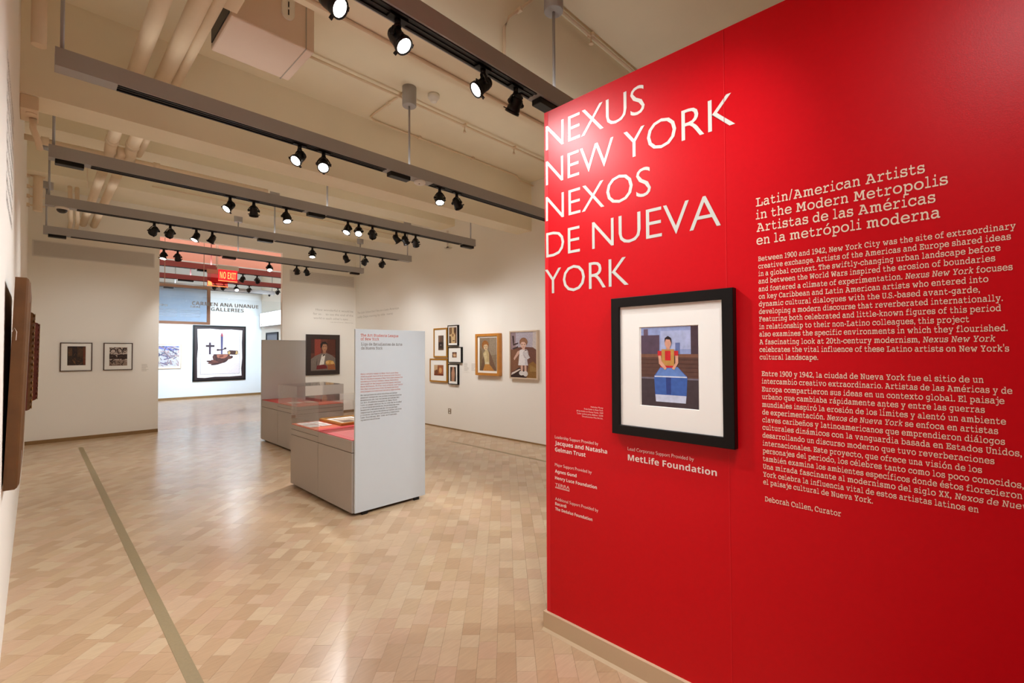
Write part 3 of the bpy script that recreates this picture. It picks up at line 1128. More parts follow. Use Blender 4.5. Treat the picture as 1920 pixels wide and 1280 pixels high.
def scrub(seed, n, cols, lo=0.02, hi=0.12):
    r = random.Random(seed)
    o = []
    for i in range(n):
        x, y = r.random(), r.random()
        a = r.uniform(0, PI)
        L, W = r.uniform(lo, hi), r.uniform(0.008, 0.03)
        pts = [(-L, -W), (L, -W * 0.4), (L, W * 0.6), (-L, W)]
        q = [(min(1, max(0, x + p * math.cos(a) - s * math.sin(a))), min(1, max(0, y + p * math.sin(a) + s * math.cos(a)))) for p, s in pts]
        o.append((r.choice(cols), q))
    return o


p1 = [((52, 38, 26), rect(0, 0, 1, 1)), ((40, 30, 26), rect(0.28, 0.42, 0.52, 1)), ((78, 54, 32), rect(0.55, 0.45, 0.85, 0.92)), ((110, 50, 22), rect(0.86, 0, 1, 0.95)), ((90, 62, 38), rect(0.05, 0.5, 0.25, 0.9))] + scrub(1, 46, [(96, 62, 34), (70, 46, 26), (120, 80, 46), (48, 34, 24)])
p2 = [((196, 180, 166), rect(0, 0, 1, 1)), ((60, 42, 34), rect(0, 0.36, 1, 0.62)), ((150, 128, 112), rect(0, 0.0, 1, 0.30))] + [((64, 44, 36), ell(cx, cy, rx, ry)) for cx, cy, rx, ry in ((0.2, 0.8, 0.16, 0.14), (0.55, 0.82, 0.16, 0.14), (0.85, 0.84, 0.14, 0.14))] + [((205, 190, 176), ell(cx, cy, rx, ry)) for cx, cy, rx, ry in ((0.2, 0.78, 0.12, 0.1), (0.56, 0.80, 0.11, 0.09), (0.86, 0.82, 0.09, 0.09))] + scrub(2, 70, [(58, 40, 32), (190, 172, 158), (104, 78, 66), (46, 32, 28)])
picture('framed_print', 'dark brown print in thin frame, left of the pair on end wall', 'picture', END, (0.297, 1.185, 0.704, 1.675), 0.028, 0.014, M['thinframe'], 1, (0.388, 1.285, 0.618, 1.612), p1, 'print')
picture('framed_print', 'landscape print in thin frame, right of the pair on end wall', 'picture', END, (0.850, 1.185, 1.254, 1.675), 0.028, 0.014, M['thinframe'], 1, (0.930, 1.265, 1.178, 1.598), p2, 'print')


def wall_label(label, bs, a0, z0, a1, z1, seed):
    t = thing('wall_label', label, 'label', tuple(bs((a0 + a1) / 2, z0, 0)))
    b = B()
    b.rings([[bs(a0, z0, c), bs(a1, z0, c), bs(a1, z1, c), bs(a0, z1, c)] for c in (0.0005, 0.004)], sm=False)
    obj('card', b, M['wall'], t)
    r = random.Random(seed)
    b = B()
    z = z1 - 0.03
    while z > z0 + 0.02:
        e = a0 + 0.012 + (a1 - a0 - 0.024) * r.uniform(0.55, 1)
        b.face([bs(a0 + 0.012, z, 0.0046), bs(e, z, 0.0046), bs(e, z + 0.004, 0.0046), bs(a0 + 0.012, z + 0.004, 0.0046)])
        z -= 0.014
    o = obj('small_print', b, M['palegrey'], t)
    o['kind'] = 'stuff'


wall_label('small pale wall label right of the landscape print', END, 1.376, 1.13, 1.511, 1.31, 3)
wall_label('small pale wall label beside the cluster of five, left one', RIGHT, -6.72, 1.105, -6.55, 1.30, 4)
wall_label('small pale wall label left of the gold framed woman, right one', RIGHT, -6.51, 1.11, -6.35, 1.295, 5)

text('wall_quote', wall_back, [('How wonderful it would be', 4.62, 5.56, 2.475, 0.052), ('for us . . to see the end of the', 4.56, 5.56, 2.375, 0.052), ("world in each other's eyes . .", 4.57, 5.50, 2.275, 0.052), ('Luis de la Fuente a Blanca Luz', 4.98, 5.56, 2.205, 0.026)], END, M['palegrey'], 'sans')
text('wall_quote', wall_right, [("The Latin School but I live as a Latin American", -10.85, -8.95, 2.44, 0.05), ('really Depa moving by title  name', -10.85, -9.2, 2.335, 0.05)], RIGHT, M['palegrey'], 'sans')

# ================================================================== RIGHT WALL PICTURES
gt = [((88, 72, 60), rect(0, 0, 1, 1)), ((60, 46, 38), rect(0, 0, 1, 0.55)), ((130, 100, 78), rect(0.1, 0.55, 0.3, 1)), ((120, 88, 70), rect(0.45, 0.6, 0.6, 1)), ((44, 34, 30), ell(0.45, 0.38, 0.3, 0.14)), ((120, 104, 100), ell(0.48, 0.34, 0.16, 0.06)), ((96, 74, 58), rect(0, 0, 1, 0.12))]
glw = [((150, 92, 56), rect(0, 0, 1, 1)), ((196, 164, 124), [(0, 0.5), (0, 1), (0.4, 1), (0.35, 0.6), (0.2, 0.45)]), ((170, 96, 56), ell(0.7, 0.5, 0.28, 0.36)), ((206, 160, 104), ell(0.68, 0.5, 0.16, 0.25)), ((110, 66, 42), ell(0.25, 0.3, 0.14, 0.26)), ((120, 58, 34), rect(0, 0, 1, 0.16)), ((90, 52, 34), [(0.4, 0.3), (0.48, 0.85), (0.52, 0.85), (0.46, 0.3)])]
b1s = [((128, 96, 66), rect(0, 0, 1, 1)), ((92, 66, 46), rect(0, 0, 0.35, 0.55)), ((206, 176, 128), [(0.3, 0.0), (0.26, 0.5), (0.42, 0.66), (0.4, 0.95), (0.6, 1.0), (0.62, 0.66), (0.82, 0.5), (0.78, 0.0)]), ((206, 176, 128), ell(0.2, 0.5, 0.16, 0.06)), ((94, 66, 48), rect(0.48, 0.12, 0.76, 0.18)), ((150, 112, 78), ell(0.52, 0.5, 0.12, 0.1)), ((86, 62, 46), [(0.7, 0.7), (0.74, 1), (0.96, 1), (0.94, 0.6)])]
b2s = [((160, 118, 84), rect(0, 0, 1, 1)), ((90, 58, 42), [(0, 0.6), (0.5, 0.9), (1, 0.7), (1, 1), (0, 1)]), ((214, 180, 138), ell(0.5, 0.4, 0.3, 0.2)), ((76, 48, 36), rect(0, 0, 0.2, 0.5))]
b3s = [((66, 54, 42), rect(0, 0, 1, 1)), ((184, 140, 112), [(0.25, 0.0), (0.22, 0.6), (0.36, 0.86), (0.42, 1.0), (0.66, 1.0), (0.72, 0.85), (0.82, 0.5), (0.72, 0.0)]), ((110, 80, 64), [(0.48, 0.0), (0.50, 0.5), (0.54, 0.0)]), ((44, 34, 28), rect(0.84, 0.2, 1, 1))]
G5 = 'cluster of five small pictures'
picture('framed_print', 'tall gilt framed print, upper left of the cluster of five', 'picture', RIGHT, (-7.626, 1.376, -7.185, 1.957), 0.035, 0.030, M['gold'], 1, (-7.473, 1.522, -7.302, 1.811), gt, 'print')
picture('framed_print', 'squarish gilt framed print, lower left of the cluster of five', 'picture', RIGHT, (-7.755, 0.89, -7.185, 1.352), 0.035, 0.028, M['gold'], 1, (-7.613, 1.018, -7.309, 1.226), glw, 'print')
picture('framed_print', 'black framed print, top right of the cluster of five', 'picture', RIGHT, (-7.155, 1.602, -6.850, 1.998), 0.045, 0.014, M['blackframe'], 1, (-7.119, 1.654, -6.888, 1.957), b1s, 'print')
picture('framed_print', 'black framed tiny print, middle right of the cluster of five', 'picture', RIGHT, (-7.145, 1.280, -6.745, 1.578), 0.045, 0.014, M['blackframe'], 1, (-7.02, 1.378, -6.886, 1.481), b2s, 'print')
picture('framed_print', 'black framed nude print, bottom right of the cluster of five', 'picture', RIGHT, (-7.141, 0.865, -6.848, 1.255), 0.045, 0.014, M['blackframe'], 1, (-7.084, 0.923, -6.91, 1.198), b3s, 'print')
woman = [((136, 118, 96), rect(0, 0, 1, 1)), ((150, 134, 114), [(0.55, 0.45), (0.6, 1), (1, 1), (1, 0.5)]), ((120, 100, 70), [(0, 0), (0, 0.7), (0.16, 0.6), (0.2, 0)]),
         ((110, 84, 64), [(0.05, 0.0), (0.18, 0.34), (0.26, 0.46), (0.34, 0.0)]), ((116, 88, 68), [(0.55, 0.62), (0.72, 0.42), (0.98, 0.02), (0.60, 0.0), (0.52, 0.2)]),
         ((186, 164, 118), [(0.20, 0.52), (0.36, 0.62), (0.48, 0.64), (0.56, 0.52), (0.58, 0.2), (0.32, 0.2), (0.28, 0.36)]), ((202, 184, 140), [(0.24, 0.5), (0.40, 0.60), (0.44, 0.40), (0.36, 0.24), (0.31, 0.3)]),
         ((182, 128, 66), [(0.20, 0.0), (0.32, 0.20), (0.58, 0.20), (0.88, 0.0)]), ((206, 192, 156), rect(0.33, 0.20, 0.56, 0.27)), ((194, 172, 130), rect(0.34, 0.60, 0.46, 0.70)),
         ((146, 92, 44), ell(0.34, 0.78, 0.20, 0.14)), ((206, 180, 142), ell(0.37, 0.735, 0.125, 0.11)), ((150, 96, 46), [(0.22, 0.76), (0.26, 0.88), (0.46, 0.90), (0.50, 0.76), (0.42, 0.80), (0.30, 0.79)]),
         ((70, 52, 36), ell(0.32, 0.74, 0.022, 0.012)), ((70, 52, 36), ell(0.43, 0.74, 0.022, 0.012)), ((160, 76, 56), ell(0.385, 0.672, 0.035, 0.010)), ((176, 146, 108), [(0.375, 0.735), (0.36, 0.695), (0.395, 0.695)])]
picture('woman_painting', 'painting of a seated red-haired woman, honey gold frame with white liner', 'painting', RIGHT, (-6.311, 1.069, -5.70, 1.806), 0.075, 0.045, M['honey'], 1, (-6.216, 1.151, -5.773, 1.735), woman, 'painted_canvas', lip=0.02)
girl = [((132, 92, 74), rect(0, 0, 1, 1)), ((176, 168, 178), [(0, 0.62), (0, 1), (1, 1), (1, 0.6), (0.5, 0.66)]), ((196, 186, 182), [(0.84, 0.62), (0.86, 1), (1, 1), (1, 0.62)]), ((150, 128, 132), rect(0, 0.62, 0.2, 1)),
        ((112, 74, 62), [(0, 0.0), (0, 0.60), (0.22, 0.66), (0.62, 0.67), (0.86, 0.66), (1, 0.60), (1, 0.0)]), ((126, 86, 64), [(0.0, 0.12), (0.0, 0.6), (0.3, 0.62), (0.45, 0.3), (0.3, 0.18)]),
        ((138, 100, 52), [(0.62, 0.0), (0.70, 0.30), (0.86, 0.36), (1, 0.28), (1, 0.0)]), ((156, 122, 70), [(0.74, 0.14), (0.76, 0.28), (0.96, 0.22), (0.98, 0.14)]), ((56, 36, 32), [(0, 0.0), (0.04, 0.10), (0.32, 0.22), (0.5, 0.18), (0.62, 0.05), (0.6, 0.0)]), ((214, 204, 196), [(0.02, 0.05), (0.04, 0.10), (0.34, 0.19), (0.40, 0.18), (0.12, 0.08)]),
        ((70, 52, 52), [(0.06, 0.92), (0.13, 0.92), (0.15, 0.78), (0.10, 0.70), (0.08, 0.78)]), ((66, 50, 50), [(0.10, 0.74), (0.30, 0.77), (0.30, 0.74), (0.12, 0.70)]), ((66, 50, 50), [(0.06, 0.64), (0.12, 0.62), (0.30, 0.66), (0.29, 0.69)]),
        ((206, 168, 150), [(0.15, 0.38), (0.12, 0.42), (0.28, 0.58), (0.38, 0.60), (0.36, 0.54)]),
        ((224, 218, 216), [(0.30, 0.27), (0.34, 0.48), (0.36, 0.60), (0.48, 0.63), (0.60, 0.60), (0.62, 0.48), (0.68, 0.27)]), ((198, 192, 196), [(0.56, 0.27), (0.58, 0.50), (0.62, 0.48), (0.68, 0.27)]),
        ((206, 166, 146), rect(0.40, 0.13, 0.48, 0.27)), ((206, 166, 146), rect(0.54, 0.13, 0.62, 0.27)), ((214, 208, 204), ell(0.43, 0.10, 0.10, 0.05)), ((214, 208, 204), ell(0.58, 0.09, 0.09, 0.06)),
        ((206, 168, 150), rect(0.46, 0.61, 0.56, 0.67)), ((138, 96, 70), ell(0.51, 0.78, 0.155, 0.095)), ((214, 176, 156), ell(0.50, 0.715, 0.105, 0.075)), ((146, 102, 74), [(0.36, 0.74), (0.40, 0.85), (0.62, 0.85), (0.66, 0.74), (0.58, 0.78), (0.44, 0.78)]),
        ((74, 58, 54), ell(0.455, 0.725, 0.02, 0.010)), ((74, 58, 54), ell(0.55, 0.725, 0.02, 0.010)), ((170, 92, 84), ell(0.505, 0.672, 0.03, 0.008)),
        ((188, 178, 178), ell(0.60, 0.52, 0.10, 0.10)), ((222, 214, 206), ell(0.60, 0.555, 0.05, 0.045)), ((206, 200, 200), [(0.50, 0.54), (0.66, 0.40), (0.76, 0.44), (0.62, 0.58)]), ((92, 76, 76), ell(0.60, 0.595, 0.03, 0.012))]
picture('girl_painting', 'painting of a child in white dress holding a doll, pale frame, beside red wall', 'painting', RIGHT, (-5.462, 1.039, -4.84, 1.832), 0.06, 0.022, M['palewood'], None, (-5.441, 1.060, -4.861, 1.811), girl, 'painted_canvas', lip=0.012, mm=M['redbrown'])
t = thing('power_outlet', 'small double power outlet low on the right wall', 'outlet', (5.62, 7.15, 0.286))
b = B()
b.rings([[RIGHT(-7.193 + i, 0.286 + i, c), RIGHT(-7.102 - i, 0.286 + i, c), RIGHT(-7.102 - i, 0.39 - i, c), RIGHT(-7.193 + i, 0.39 - i, c)] for c, i in ((0.0005, 0), (0.005, 0.002))], sm=False)
obj('cover_plate', b, M['brass'], t)
for z in (0.313, 0.363):
    b = B()
    b.rings([[RIGHT(-7.148 + 0.020 * math.cos(2 * PI * i / 14), z + 0.016 * math.sin(2 * PI * i / 14), c) for i in range(14)] for c in (0.004, 0.007)], sm=False)
    obj('socket', b, M['white'], t)
t = thing('wall_bracket', 'small metal angle bracket high on the right wall', 'bracket', (5.62, 7.1, 3.5))
b = B()
b.box(5.50, 7.06, 3.49, 5.53, 7.09, 3.82)
obj('upright', b, M['vent'], t)
b = B()
b.box(5.50, 7.06, 3.49, 5.62, 7.16, 3.51)
obj('arm', b, M['vent'], t)

# ================================================================== RED WALL
TV = [('NEXUS', -1.621, -1.029, 2.597, 0.132, 'vinyl'), ('NEW YORK', -1.622, -0.636, 2.404, 0.131, 'vinyl'), ('NEXOS', -1.624, -1.002, 2.207, 0.132, 'vinyl2'), ('DE NUEVA', -1.623, -0.697, 2.007, 0.134, 'vinyl2'), ('YORK', -1.633, -1.120, 1.808, 0.133, 'vinyl2')]
for s, a0, a1, z, h, mm in TV:
    text('title_lettering', wall_red, [(s, a0, a1, z, h)], RED, M[mm], 'sans', label='large silver capitals reading %s' % s)
text('heading_lettering', wall_red, [('Latin/American Artists', -0.564, -0.074, 2.055, 0.033), ('in the Modern Metropolis', -0.565, -0.022, 2.005, 0.033), ('Artistas de las Américas', -0.563, -0.051, 1.956, 0.033), ('en la metrópoli moderna', -0.564, -0.041, 1.906, 0.033)], RED, M['cream'], 'serif', label='bold cream two-language subtitle')
EN = [('Between 1900 and 1942, New York City was the site of extraordinary', .116, 1.842), ('creative exchange. Artists of the Americas and Europe shared ideas', .106, 1.813), ('in a global context. The swiftly-changing urban landscape before', .085, 1.784), ('and between the World Wars inspired the erosion of boundaries', .074, 1.755), ('and fostered a climate of experimentation. *Nexus New York* focuses', .108, 1.725), ('on key Caribbean and Latin American artists who entered into', .059, 1.696), ('dynamic cultural dialogues with the U.S.-based avant-garde,', .041, 1.667), ('developing a modern discourse that reverberated internationally.', .087, 1.638), ('Featuring both celebrated and little-known figures of this period', .083, 1.609), ('in relationship to their non-Latino colleagues, this project', .017, 1.580), ('also examines the specific environments in which they flourished.', .095, 1.551), ('A fascinating look at 20th-century modernism, *Nexus New York*', .070, 1.521), ("celebrates the vital influence of these Latino artists on New York's", .097, 1.492), ('cultural landscape.', -.368, 1.463)]
text('paragraph_lettering', wall_red, [(s, -0.559, e, z, 0.0180) for s, e, z in EN], RED, M['cream'], 'serif', label='cream English wall text')
ES = [('Entre 1900 y 1942, la ciudad de Nueva York fue el sitio de un', .044, 1.400), ('intercambio creativo extraordinario. Artistas de las Américas y de', .101, 1.371), ('Europa compartieron sus ideas en un contexto global. El paisaje', .085, 1.341), ('urbano que cambiaba rápidamente antes y entre las guerras', .045, 1.312), ('mundiales inspiró la erosión de los límites y alentó un ambiente', .087, 1.282), ('de experimentación. *Nexos de Nueva York* se enfoca en artistas', .071, 1.253), ('claves caribeños y latinoamericanos que emprendieron diálogos', .084, 1.224), ('culturales dinámicos con la vanguardia basada en Estados Unidos,', .116, 1.195), ('desarrollando un discurso moderno que tuvo reverberaciones', .062, 1.165), ('internacionales. Este proyecto, que ofrece una visión de los', .036, 1.135), ('personajes del periodo, los célebres tanto como los poco conocidos,', .118, 1.106), ('también examina los ambientes específicos donde éstos florecieron', .115, 1.076), ('Una mirada fascinante al modernismo del siglo XX, *Nexos de Nueva*', .137, 1.047), ('York celebra la influencia vital de estos artistas latinos en', .027, 1.017), ('el paisaje cultural de Nueva York.', -.221, 0.988)]
text('paragraph_lettering', wall_red, [(s, -0.553, e, z, 0.0180) for s, e, z in ES], RED, M['cream'], 'serif', label='cream Spanish wall text')
text('curator_lettering', wall_red, [('Deborah Cullen, Curator', -0.548, -0.309, 0.924, 0.0185)], RED, M['cream'], 'serif')
text('caption_lettering', wall_red, [('Nickolas Muray', -1.339, -1.267, 1.2145, 0.0072), ('Frida Kahlo in New York', -1.379, -1.267, 1.2015, 0.0072), ('(Frida Kahlo en Nueva York), 1939', -1.426, -1.267, 1.1885, 0.0072), ('Color carbon print, Edition: 12/30', -1.424, -1.268, 1.1755, 0.0072), ('Throckmorton Fine Art Inc.', -1.394, -1.268, 1.1625, 0.0072)], RED, M['credit'], 'sans')
text('credit_lettering', wall_red, [('Leadership Support Provided by', -1.570, -1.297, 1.032, 0.0155), ('Major Support Provided by', -1.571, -1.337, 0.885, 0.0155), ('Additional Support Provided by', -1.571, -1.300, 0.704, 0.0155), ('Lead Corporate Support Provided by', -1.133, -0.820, 1.032, 0.0155), ('TERRA', -1.570, -1.475, 0.779, 0.0155)], RED, M['credit'], 'sans')
text('credit_lettering', wall_red, [('Jacques and Natasha', -1.570, -1.246, 0.998, 0.021), ('Gelman Trust', -1.570, -1.373, 0.963, 0.021), ('Agnes Gund', -1.571, -1.430, 0.850, 0.0165), ('Henry Luce Foundation', -1.571, -1.307, 0.815, 0.0165), ('Bacardi', -1.571, -1.497, 0.6785, 0.0155), ('The Dedalus Foundation', -1.571, -1.335, 0.651, 0.0155), ('MetLife Foundation', -1.133, -0.726, 0.9855, 0.0275)], RED, M['credit'], 'sansb', label='bold white sponsor names')
b = B()
b.face([RED(-1.570, 0.7745, 0.0012), RED(-1.475, 0.7745, 0.0012), RED(-1.475, 0.776, 0.0012), RED(-1.570, 0.776, 0.0012)])
x = -1.570
while x < -1.478:
    b.face([RED(x, 0.7685, 0.0012), RED(x + 0.004, 0.7685, 0.0012), RED(x + 0.004, 0.7718, 0.0012), RED(x, 0.7718, 0.0012)])
    x += 0.0056
obj('credit_underline', b, M['credit'], wall_red)

# generic colour picture standing in for the portrait photograph: sky, walls, blue and ochre masses
pic = [((142, 156, 198), rect(0, 0.62, 1, 1)), ((168, 178, 212), rect(0.36, 0.72, 0.88, 0.95)), ((84, 66, 82), rect(0, 0.62, 0.34, 0.90)), ((104, 84, 100), rect(0.05, 0.90, 0.13, 0.98)), ((70, 52, 60), rect(0.88, 0.55, 1, 1)), ((96, 112, 158), rect(0.62, 0.64, 0.70, 0.80)),
       ((92, 62, 52), rect(0, 0.34, 1, 0.66)), ((120, 82, 64), rect(0, 0.62, 1, 0.66)), ((66, 54, 58), rect(0, 0.0, 1, 0.36)), ((110, 104, 116), rect(0, 0.345, 1, 0.365))]
for i in range(5):
    pic.append(((76, 50, 44), rect(0, 0.39 + i * 0.05, 1, 0.395 + i * 0.05)))
pic += [((60, 96, 168), [(0.26, 0.12), (0.24, 0.38), (0.36, 0.50), (0.66, 0.50), (0.82, 0.38), (0.80, 0.12)]), ((98, 132, 194), [(0.26, 0.38), (0.36, 0.50), (0.66, 0.50), (0.80, 0.38)]), ((206, 214, 230), rect(0.25, 0.37, 0.81, 0.385)), ((44, 64, 128), [(0.46, 0.16), (0.45, 0.37), (0.54, 0.37), (0.54, 0.16)]),
        ((198, 206, 226), [(0.27, 0.06), (0.26, 0.15), (0.80, 0.15), (0.79, 0.06)]), ((186, 140, 70), rect(0.38, 0.49, 0.60, 0.72)), ((200, 32, 40), rect(0.44, 0.58, 0.54, 0.70)), ((196, 36, 44), rect(0.36, 0.49, 0.62, 0.515)), ((196, 36, 44), rect(0.31, 0.64, 0.38, 0.70)), ((196, 36, 44), rect(0.60, 0.64, 0.67, 0.70)),
        ((214, 160, 134), [(0.32, 0.64), (0.33, 0.54), (0.44, 0.46), (0.47, 0.485), (0.38, 0.57), (0.37, 0.64)]), ((214, 160, 134), [(0.62, 0.64), (0.62, 0.55), (0.56, 0.48), (0.60, 0.465), (0.67, 0.55), (0.67, 0.64)]), ((206, 150, 124), rect(0.465, 0.715, 0.525, 0.76)), ((208, 152, 126), ell(0.495, 0.80, 0.056, 0.062)), ((40, 28, 34), [(0.435, 0.80), (0.44, 0.86), (0.495, 0.885), (0.55, 0.86), (0.56, 0.78), (0.53, 0.84), (0.46, 0.845)])]
t = thing('framed_picture', 'black framed colour picture with wide white mat hung on the red wall', 'picture', (1.945, 0.918, 1.11))
obj('frame', frame_mesh(RED, -1.195, 1.110, -0.642, 1.746, [(0, 0.001), (0, 0.036), (0.002, 0.038), (0.042, 0.038), (0.044, 0.036), (0.044, 0.026)]), M['blackframe'], t)
b = B()
b.rings([[RED(-1.152, 1.153, c), RED(-0.685, 1.153, c), RED(-0.685, 1.703, c), RED(-1.152, 1.703, c)] for c in (0.002, 0.024)], sm=False)
obj('backing_board', b, M['mat'], t)
obj('mat_board', frame_mesh(RED, -1.152, 1.153, -0.685, 1.703, [(0, 0.024), (0, 0.0275), (0.098, 0.0275), (0.100, 0.0245)]), M['mat'], t)
b = art(RED, -1.046, 1.253, -0.786, 1.602, 0.0246, pic, 0.00008)
obj('print', b, M['ink'], t)

# ================================================================== LEFT WALL
text('wall_lettering', wall_left, [('El espíritu de la ciudad moderna', 3.0 + 0.02 * i, 3.9, 2.80 - 0.085 * i, 0.045) for i in range(8)], LEFT, M['darktext'], 'serif')


def leaning_frame(name, label, y0, y1, z0, z1, depth, lean, m_front, m_side, carved):
    """old frame hung from the left wall, top leaning out"""
    def at(a, bb, c):
        f = (bb - z0) / (z1 - z0)
        return Vector((-0.10 + 0.004 + lean * f + c, a, bb))
    t = thing(name, label, 'painting', (-0.10, (y0 + y1) / 2, z0))
    bs = lambda a, bb, c=0.0: at(a, bb, c)
    W = 0.10
    obj('frame_side', frame_mesh(bs, y0, z0, y1, z1, [(0, 0.0), (0, depth * 0.72)]), m_side, t)
    n = 6
    pf = [(0, depth * 0.72), (0.006, depth * 0.86), (0.022, depth), (0.05, depth * 0.92), (0.075, depth * 0.60), (W, depth * 0.48)]
    obj('frame_moulding', frame_mesh(bs, y0, z0, y1, z1, pf), m_front, t)
    if carved:
        b = B()
        k = 16
        for i in range(k):
            z = z0 + (i + 0.5) * (z1 - z0) / k
            for aa in (y0 + 0.02, y1 - 0.02):
                p = at(aa, z, depth * 0.98)
                s = (z1 - z0) / k * 0.30
                rr = []
                for q in range(5):
                    ph = PI * q / 4
                    rad = max(0.001, s * math.sin(ph))
                    rr.append([(p.x + rad * 0.22 * math.cos(2 * PI * j / 8), p.y - 0.02 * math.cos(ph), p.z + rad * math.sin(2 * PI * j / 8)) for j in range(8)])
                b.rings(rr, sm=True)
        obj('carved_ornament', b, M['oldgold'], t)
    b = B()
    b.rings([[at(y0 + W - 0.004, z0 + W - 0.004, c), at(y1 - W + 0.004, z0 + W - 0.004, c), at(y1 - W + 0.004, z1 - W + 0.004, c), at(y0 + W - 0.004, z1 - W + 0.004, c)] for c in (0.003, depth * 0.42)], sm=False)
    obj('canvas', b, M['redbrown'], t)
    obj('painted_canvas', art(bs, y0 + W, z0 + W, y1 - W, z1 - W, depth * 0.42 + 0.001, [((118, 96, 70), rect(0, 0, 1, 1)), ((150, 140, 122), rect(0, 0.6, 1, 1)), ((84, 70, 46), [(0, 0), (0, 0.5), (0.4, 0.62), (0.7, 0.5), (1, 0.58), (1, 0)])] + scrub(int(y0 * 10), 30, [(92, 78, 52), (140, 116, 84), (70, 56, 40), (168, 150, 120)])), M['ink'], t)
    return t


t = leaning_frame('old_painting', 'large old raw wood frame leaning from left wall, nearest the viewer', 3.20, 4.15, 0.86, 1.86, 0.052, 0.028, M['oldwood'], M['oldwood'], False)
b = B()
b.tube([(-0.075, 3.197, 1.60), (-0.068, 3.193, 1.62), (-0.060, 3.195, 1.60), (-0.062, 3.194, 1.56)], 0.0015, 8)
obj('hanging_wire', b, M['white'], t)
leaning_frame('old_painting', 'brown old frame on left wall, the middle one of three', 4.9, 5.6, 1.08, 1.80, 0.085, 0.012, M['oldwood'], M['redbrown'], True)
leaning_frame('old_painting', 'carved gilt frame on left wall, farthest of three', 6.3, 7.0, 1.05, 1.79, 0.120, 0.010, M['redbrown'], M['oldgold'], True)

# ================================================================== DISPLAY CASES
def display_case(label, x0, x1, ya, yb, near_vitrine):
    """ya..yb along Y; the vitrine stands on the half away from the end panel"""
    t = thing('display_case', label, 'display case', ((x0 + x1) / 2, (ya + yb) / 2, 0.0), 'grey museum display cases')
    ym = (ya + yb) / 2
    va, vb = (ya, ym) if near_vitrine else (ym, yb)
    ta, tb = (ym, yb) if near_vitrine else (ya, ym)
    b = B()
    b.box(x0 + 0.012, ya + 0.012, 0.028, x1 - 0.012, yb - 0.012, 0.572)
    obj('carcass', b, M['seam'], t)
    g = 0.002
    for y0, y1 in ((ya, ym), (ym, yb)):
        for xa, xb in ((x0, x0 + 0.012), (x1 - 0.012, x1)):
            b = B()
            b.box(xa, y0 + g, 0.028, xb, y1 - g, 0.570)
            obj('side_panel', b, M['case'], t)
    for y0, y1 in ((ya - 0.0005, ya + 0.012), (yb - 0.012, yb + 0.0005)):
        b = B()
        b.box(x0 + 0.003, y0, 0.028, x1 - 0.003, y1, 0.570)
        obj('end_panel', b, M['case'], t)
    # tray under the vitrine: two grey bands with shadow joints
    b = B()
    b.box(x0, va, 0.576, x1, vb - 0.002, 0.632)
    obj('tray', b, M['case'], t)
    b = B()
    b.box(x0, va, 0.637, x1, vb - 0.002, 0.683)
    obj('tray', b, M['case'], t)
    b = B()
    b.box(x0 + 0.008, va + 0.008, 0.570, x1 - 0.008, vb - 0.008, 0.640)
    obj('joint', b, M['seam'], t)
    b = B()
    b.box(x0 + 0.006, va + 0.006, 0.6835, x1 - 0.006, vb - 0.008, 0.690)
    obj('deck', b, M['orange'], t)
    # reading desk: a solid wedge with red printed top
    b = B()
    b.box(x0, ta + 0.001, 0.576, x1, tb, 0.683)
    obj('reading_desk', b, M['case'], t, bevel=0.003)
    b = B()
    b.box(x0 + 0.005, ta + 0.006, 0.6835, x1 - 0.005, tb - 0.004, 0.689)
    dk = obj('printed_top', b, M['deckred'], t)
    b = B()
    r = random.Random(5)
    for col in (0, 1):
        for i in range(13):
            xx = x0 + 0.07 + col * (x1 - x0) / 2.0
            yy = tb - 0.10 - i * (tb - ta - 0.18) / 13
            L = (x1 - x0) / 2 - 0.10
            e = xx + L * r.uniform(0.6, 1.0)
            b.face([(xx, yy, 0.6895), (e, yy, 0.6895), (e, yy + 0.012, 0.6895), (xx, yy + 0.012, 0.6895)])
    o = obj('small_print', b, M['palered'], t)
    o['kind'] = 'stuff'
    b = B()
    if near_vitrine:
        b.box(x0 + 0.008, vb - 0.10, 0.6902, x1 - 0.008, vb - 0.01, 0.6912)
    else:
        b.box(x0 + 0.008, va + 0.008, 0.6902, x1 - 0.008, va + 0.10, 0.6912)
    obj('red_band', b, M['deckdeep'], t)
    # acrylic vitrine of five sheets
    th = 0.006
    z0, z1 = 0.691, 0.985
    a0, a1, c0, c1 = x0 + 0.001, x1 - 0.001, va + 0.001, vb - 0.001
    for q in ((a0, c0, z0, a0 + th, c1, z1), (a1 - th, c0, z0, a1, c1, z1), (a0 + th, c0, z0, a1 - th, c0 + th, z1), (a0 + th, c1 - th, z0, a1 - th, c1, z1), (a0, c0, z1, a1, c1, z1 + th)):
        b = B()
        b.box(*q)
        obj('vitrine_sheet', b, M['glass'], t)
    for px, py in ((x0 + 0.08, ya + 0.1), (x1 - 0.08, ya + 0.1), (x0 + 0.08, ym), (x1 - 0.08, ym), (x0 + 0.08, yb - 0.1), (x1 - 0.08, yb - 0.1)):
        b = B()
        b.lathe([(0.022, 0.0), (0.024, 0.004), (0.024, 0.03)], 12, (px, py, 0.0))
        obj('foot', b, M['blackm'], t)
    return t


def text_panel(label, x0, x1, y0):
    t = thing('standing_panel', label, 'panel', ((x0 + x1) / 2, y0 + 0.011, 0.0), 'tall grey end panels')
    b = B()
    b.box(x0, y0, 0.030, x1, y0 + 0.022, 1.708)
    o = obj('board', b, M['panel'], t, bevel=0.0015)
    for x in (x0 + 0.1, x1 - 0.1):
        b = B()
        b.box(x - 0.03, y0 + 0.004, 0.0, x + 0.03, y0 + 0.020, 0.031)
        obj('foot', b, M['blackm'], t)
    return t


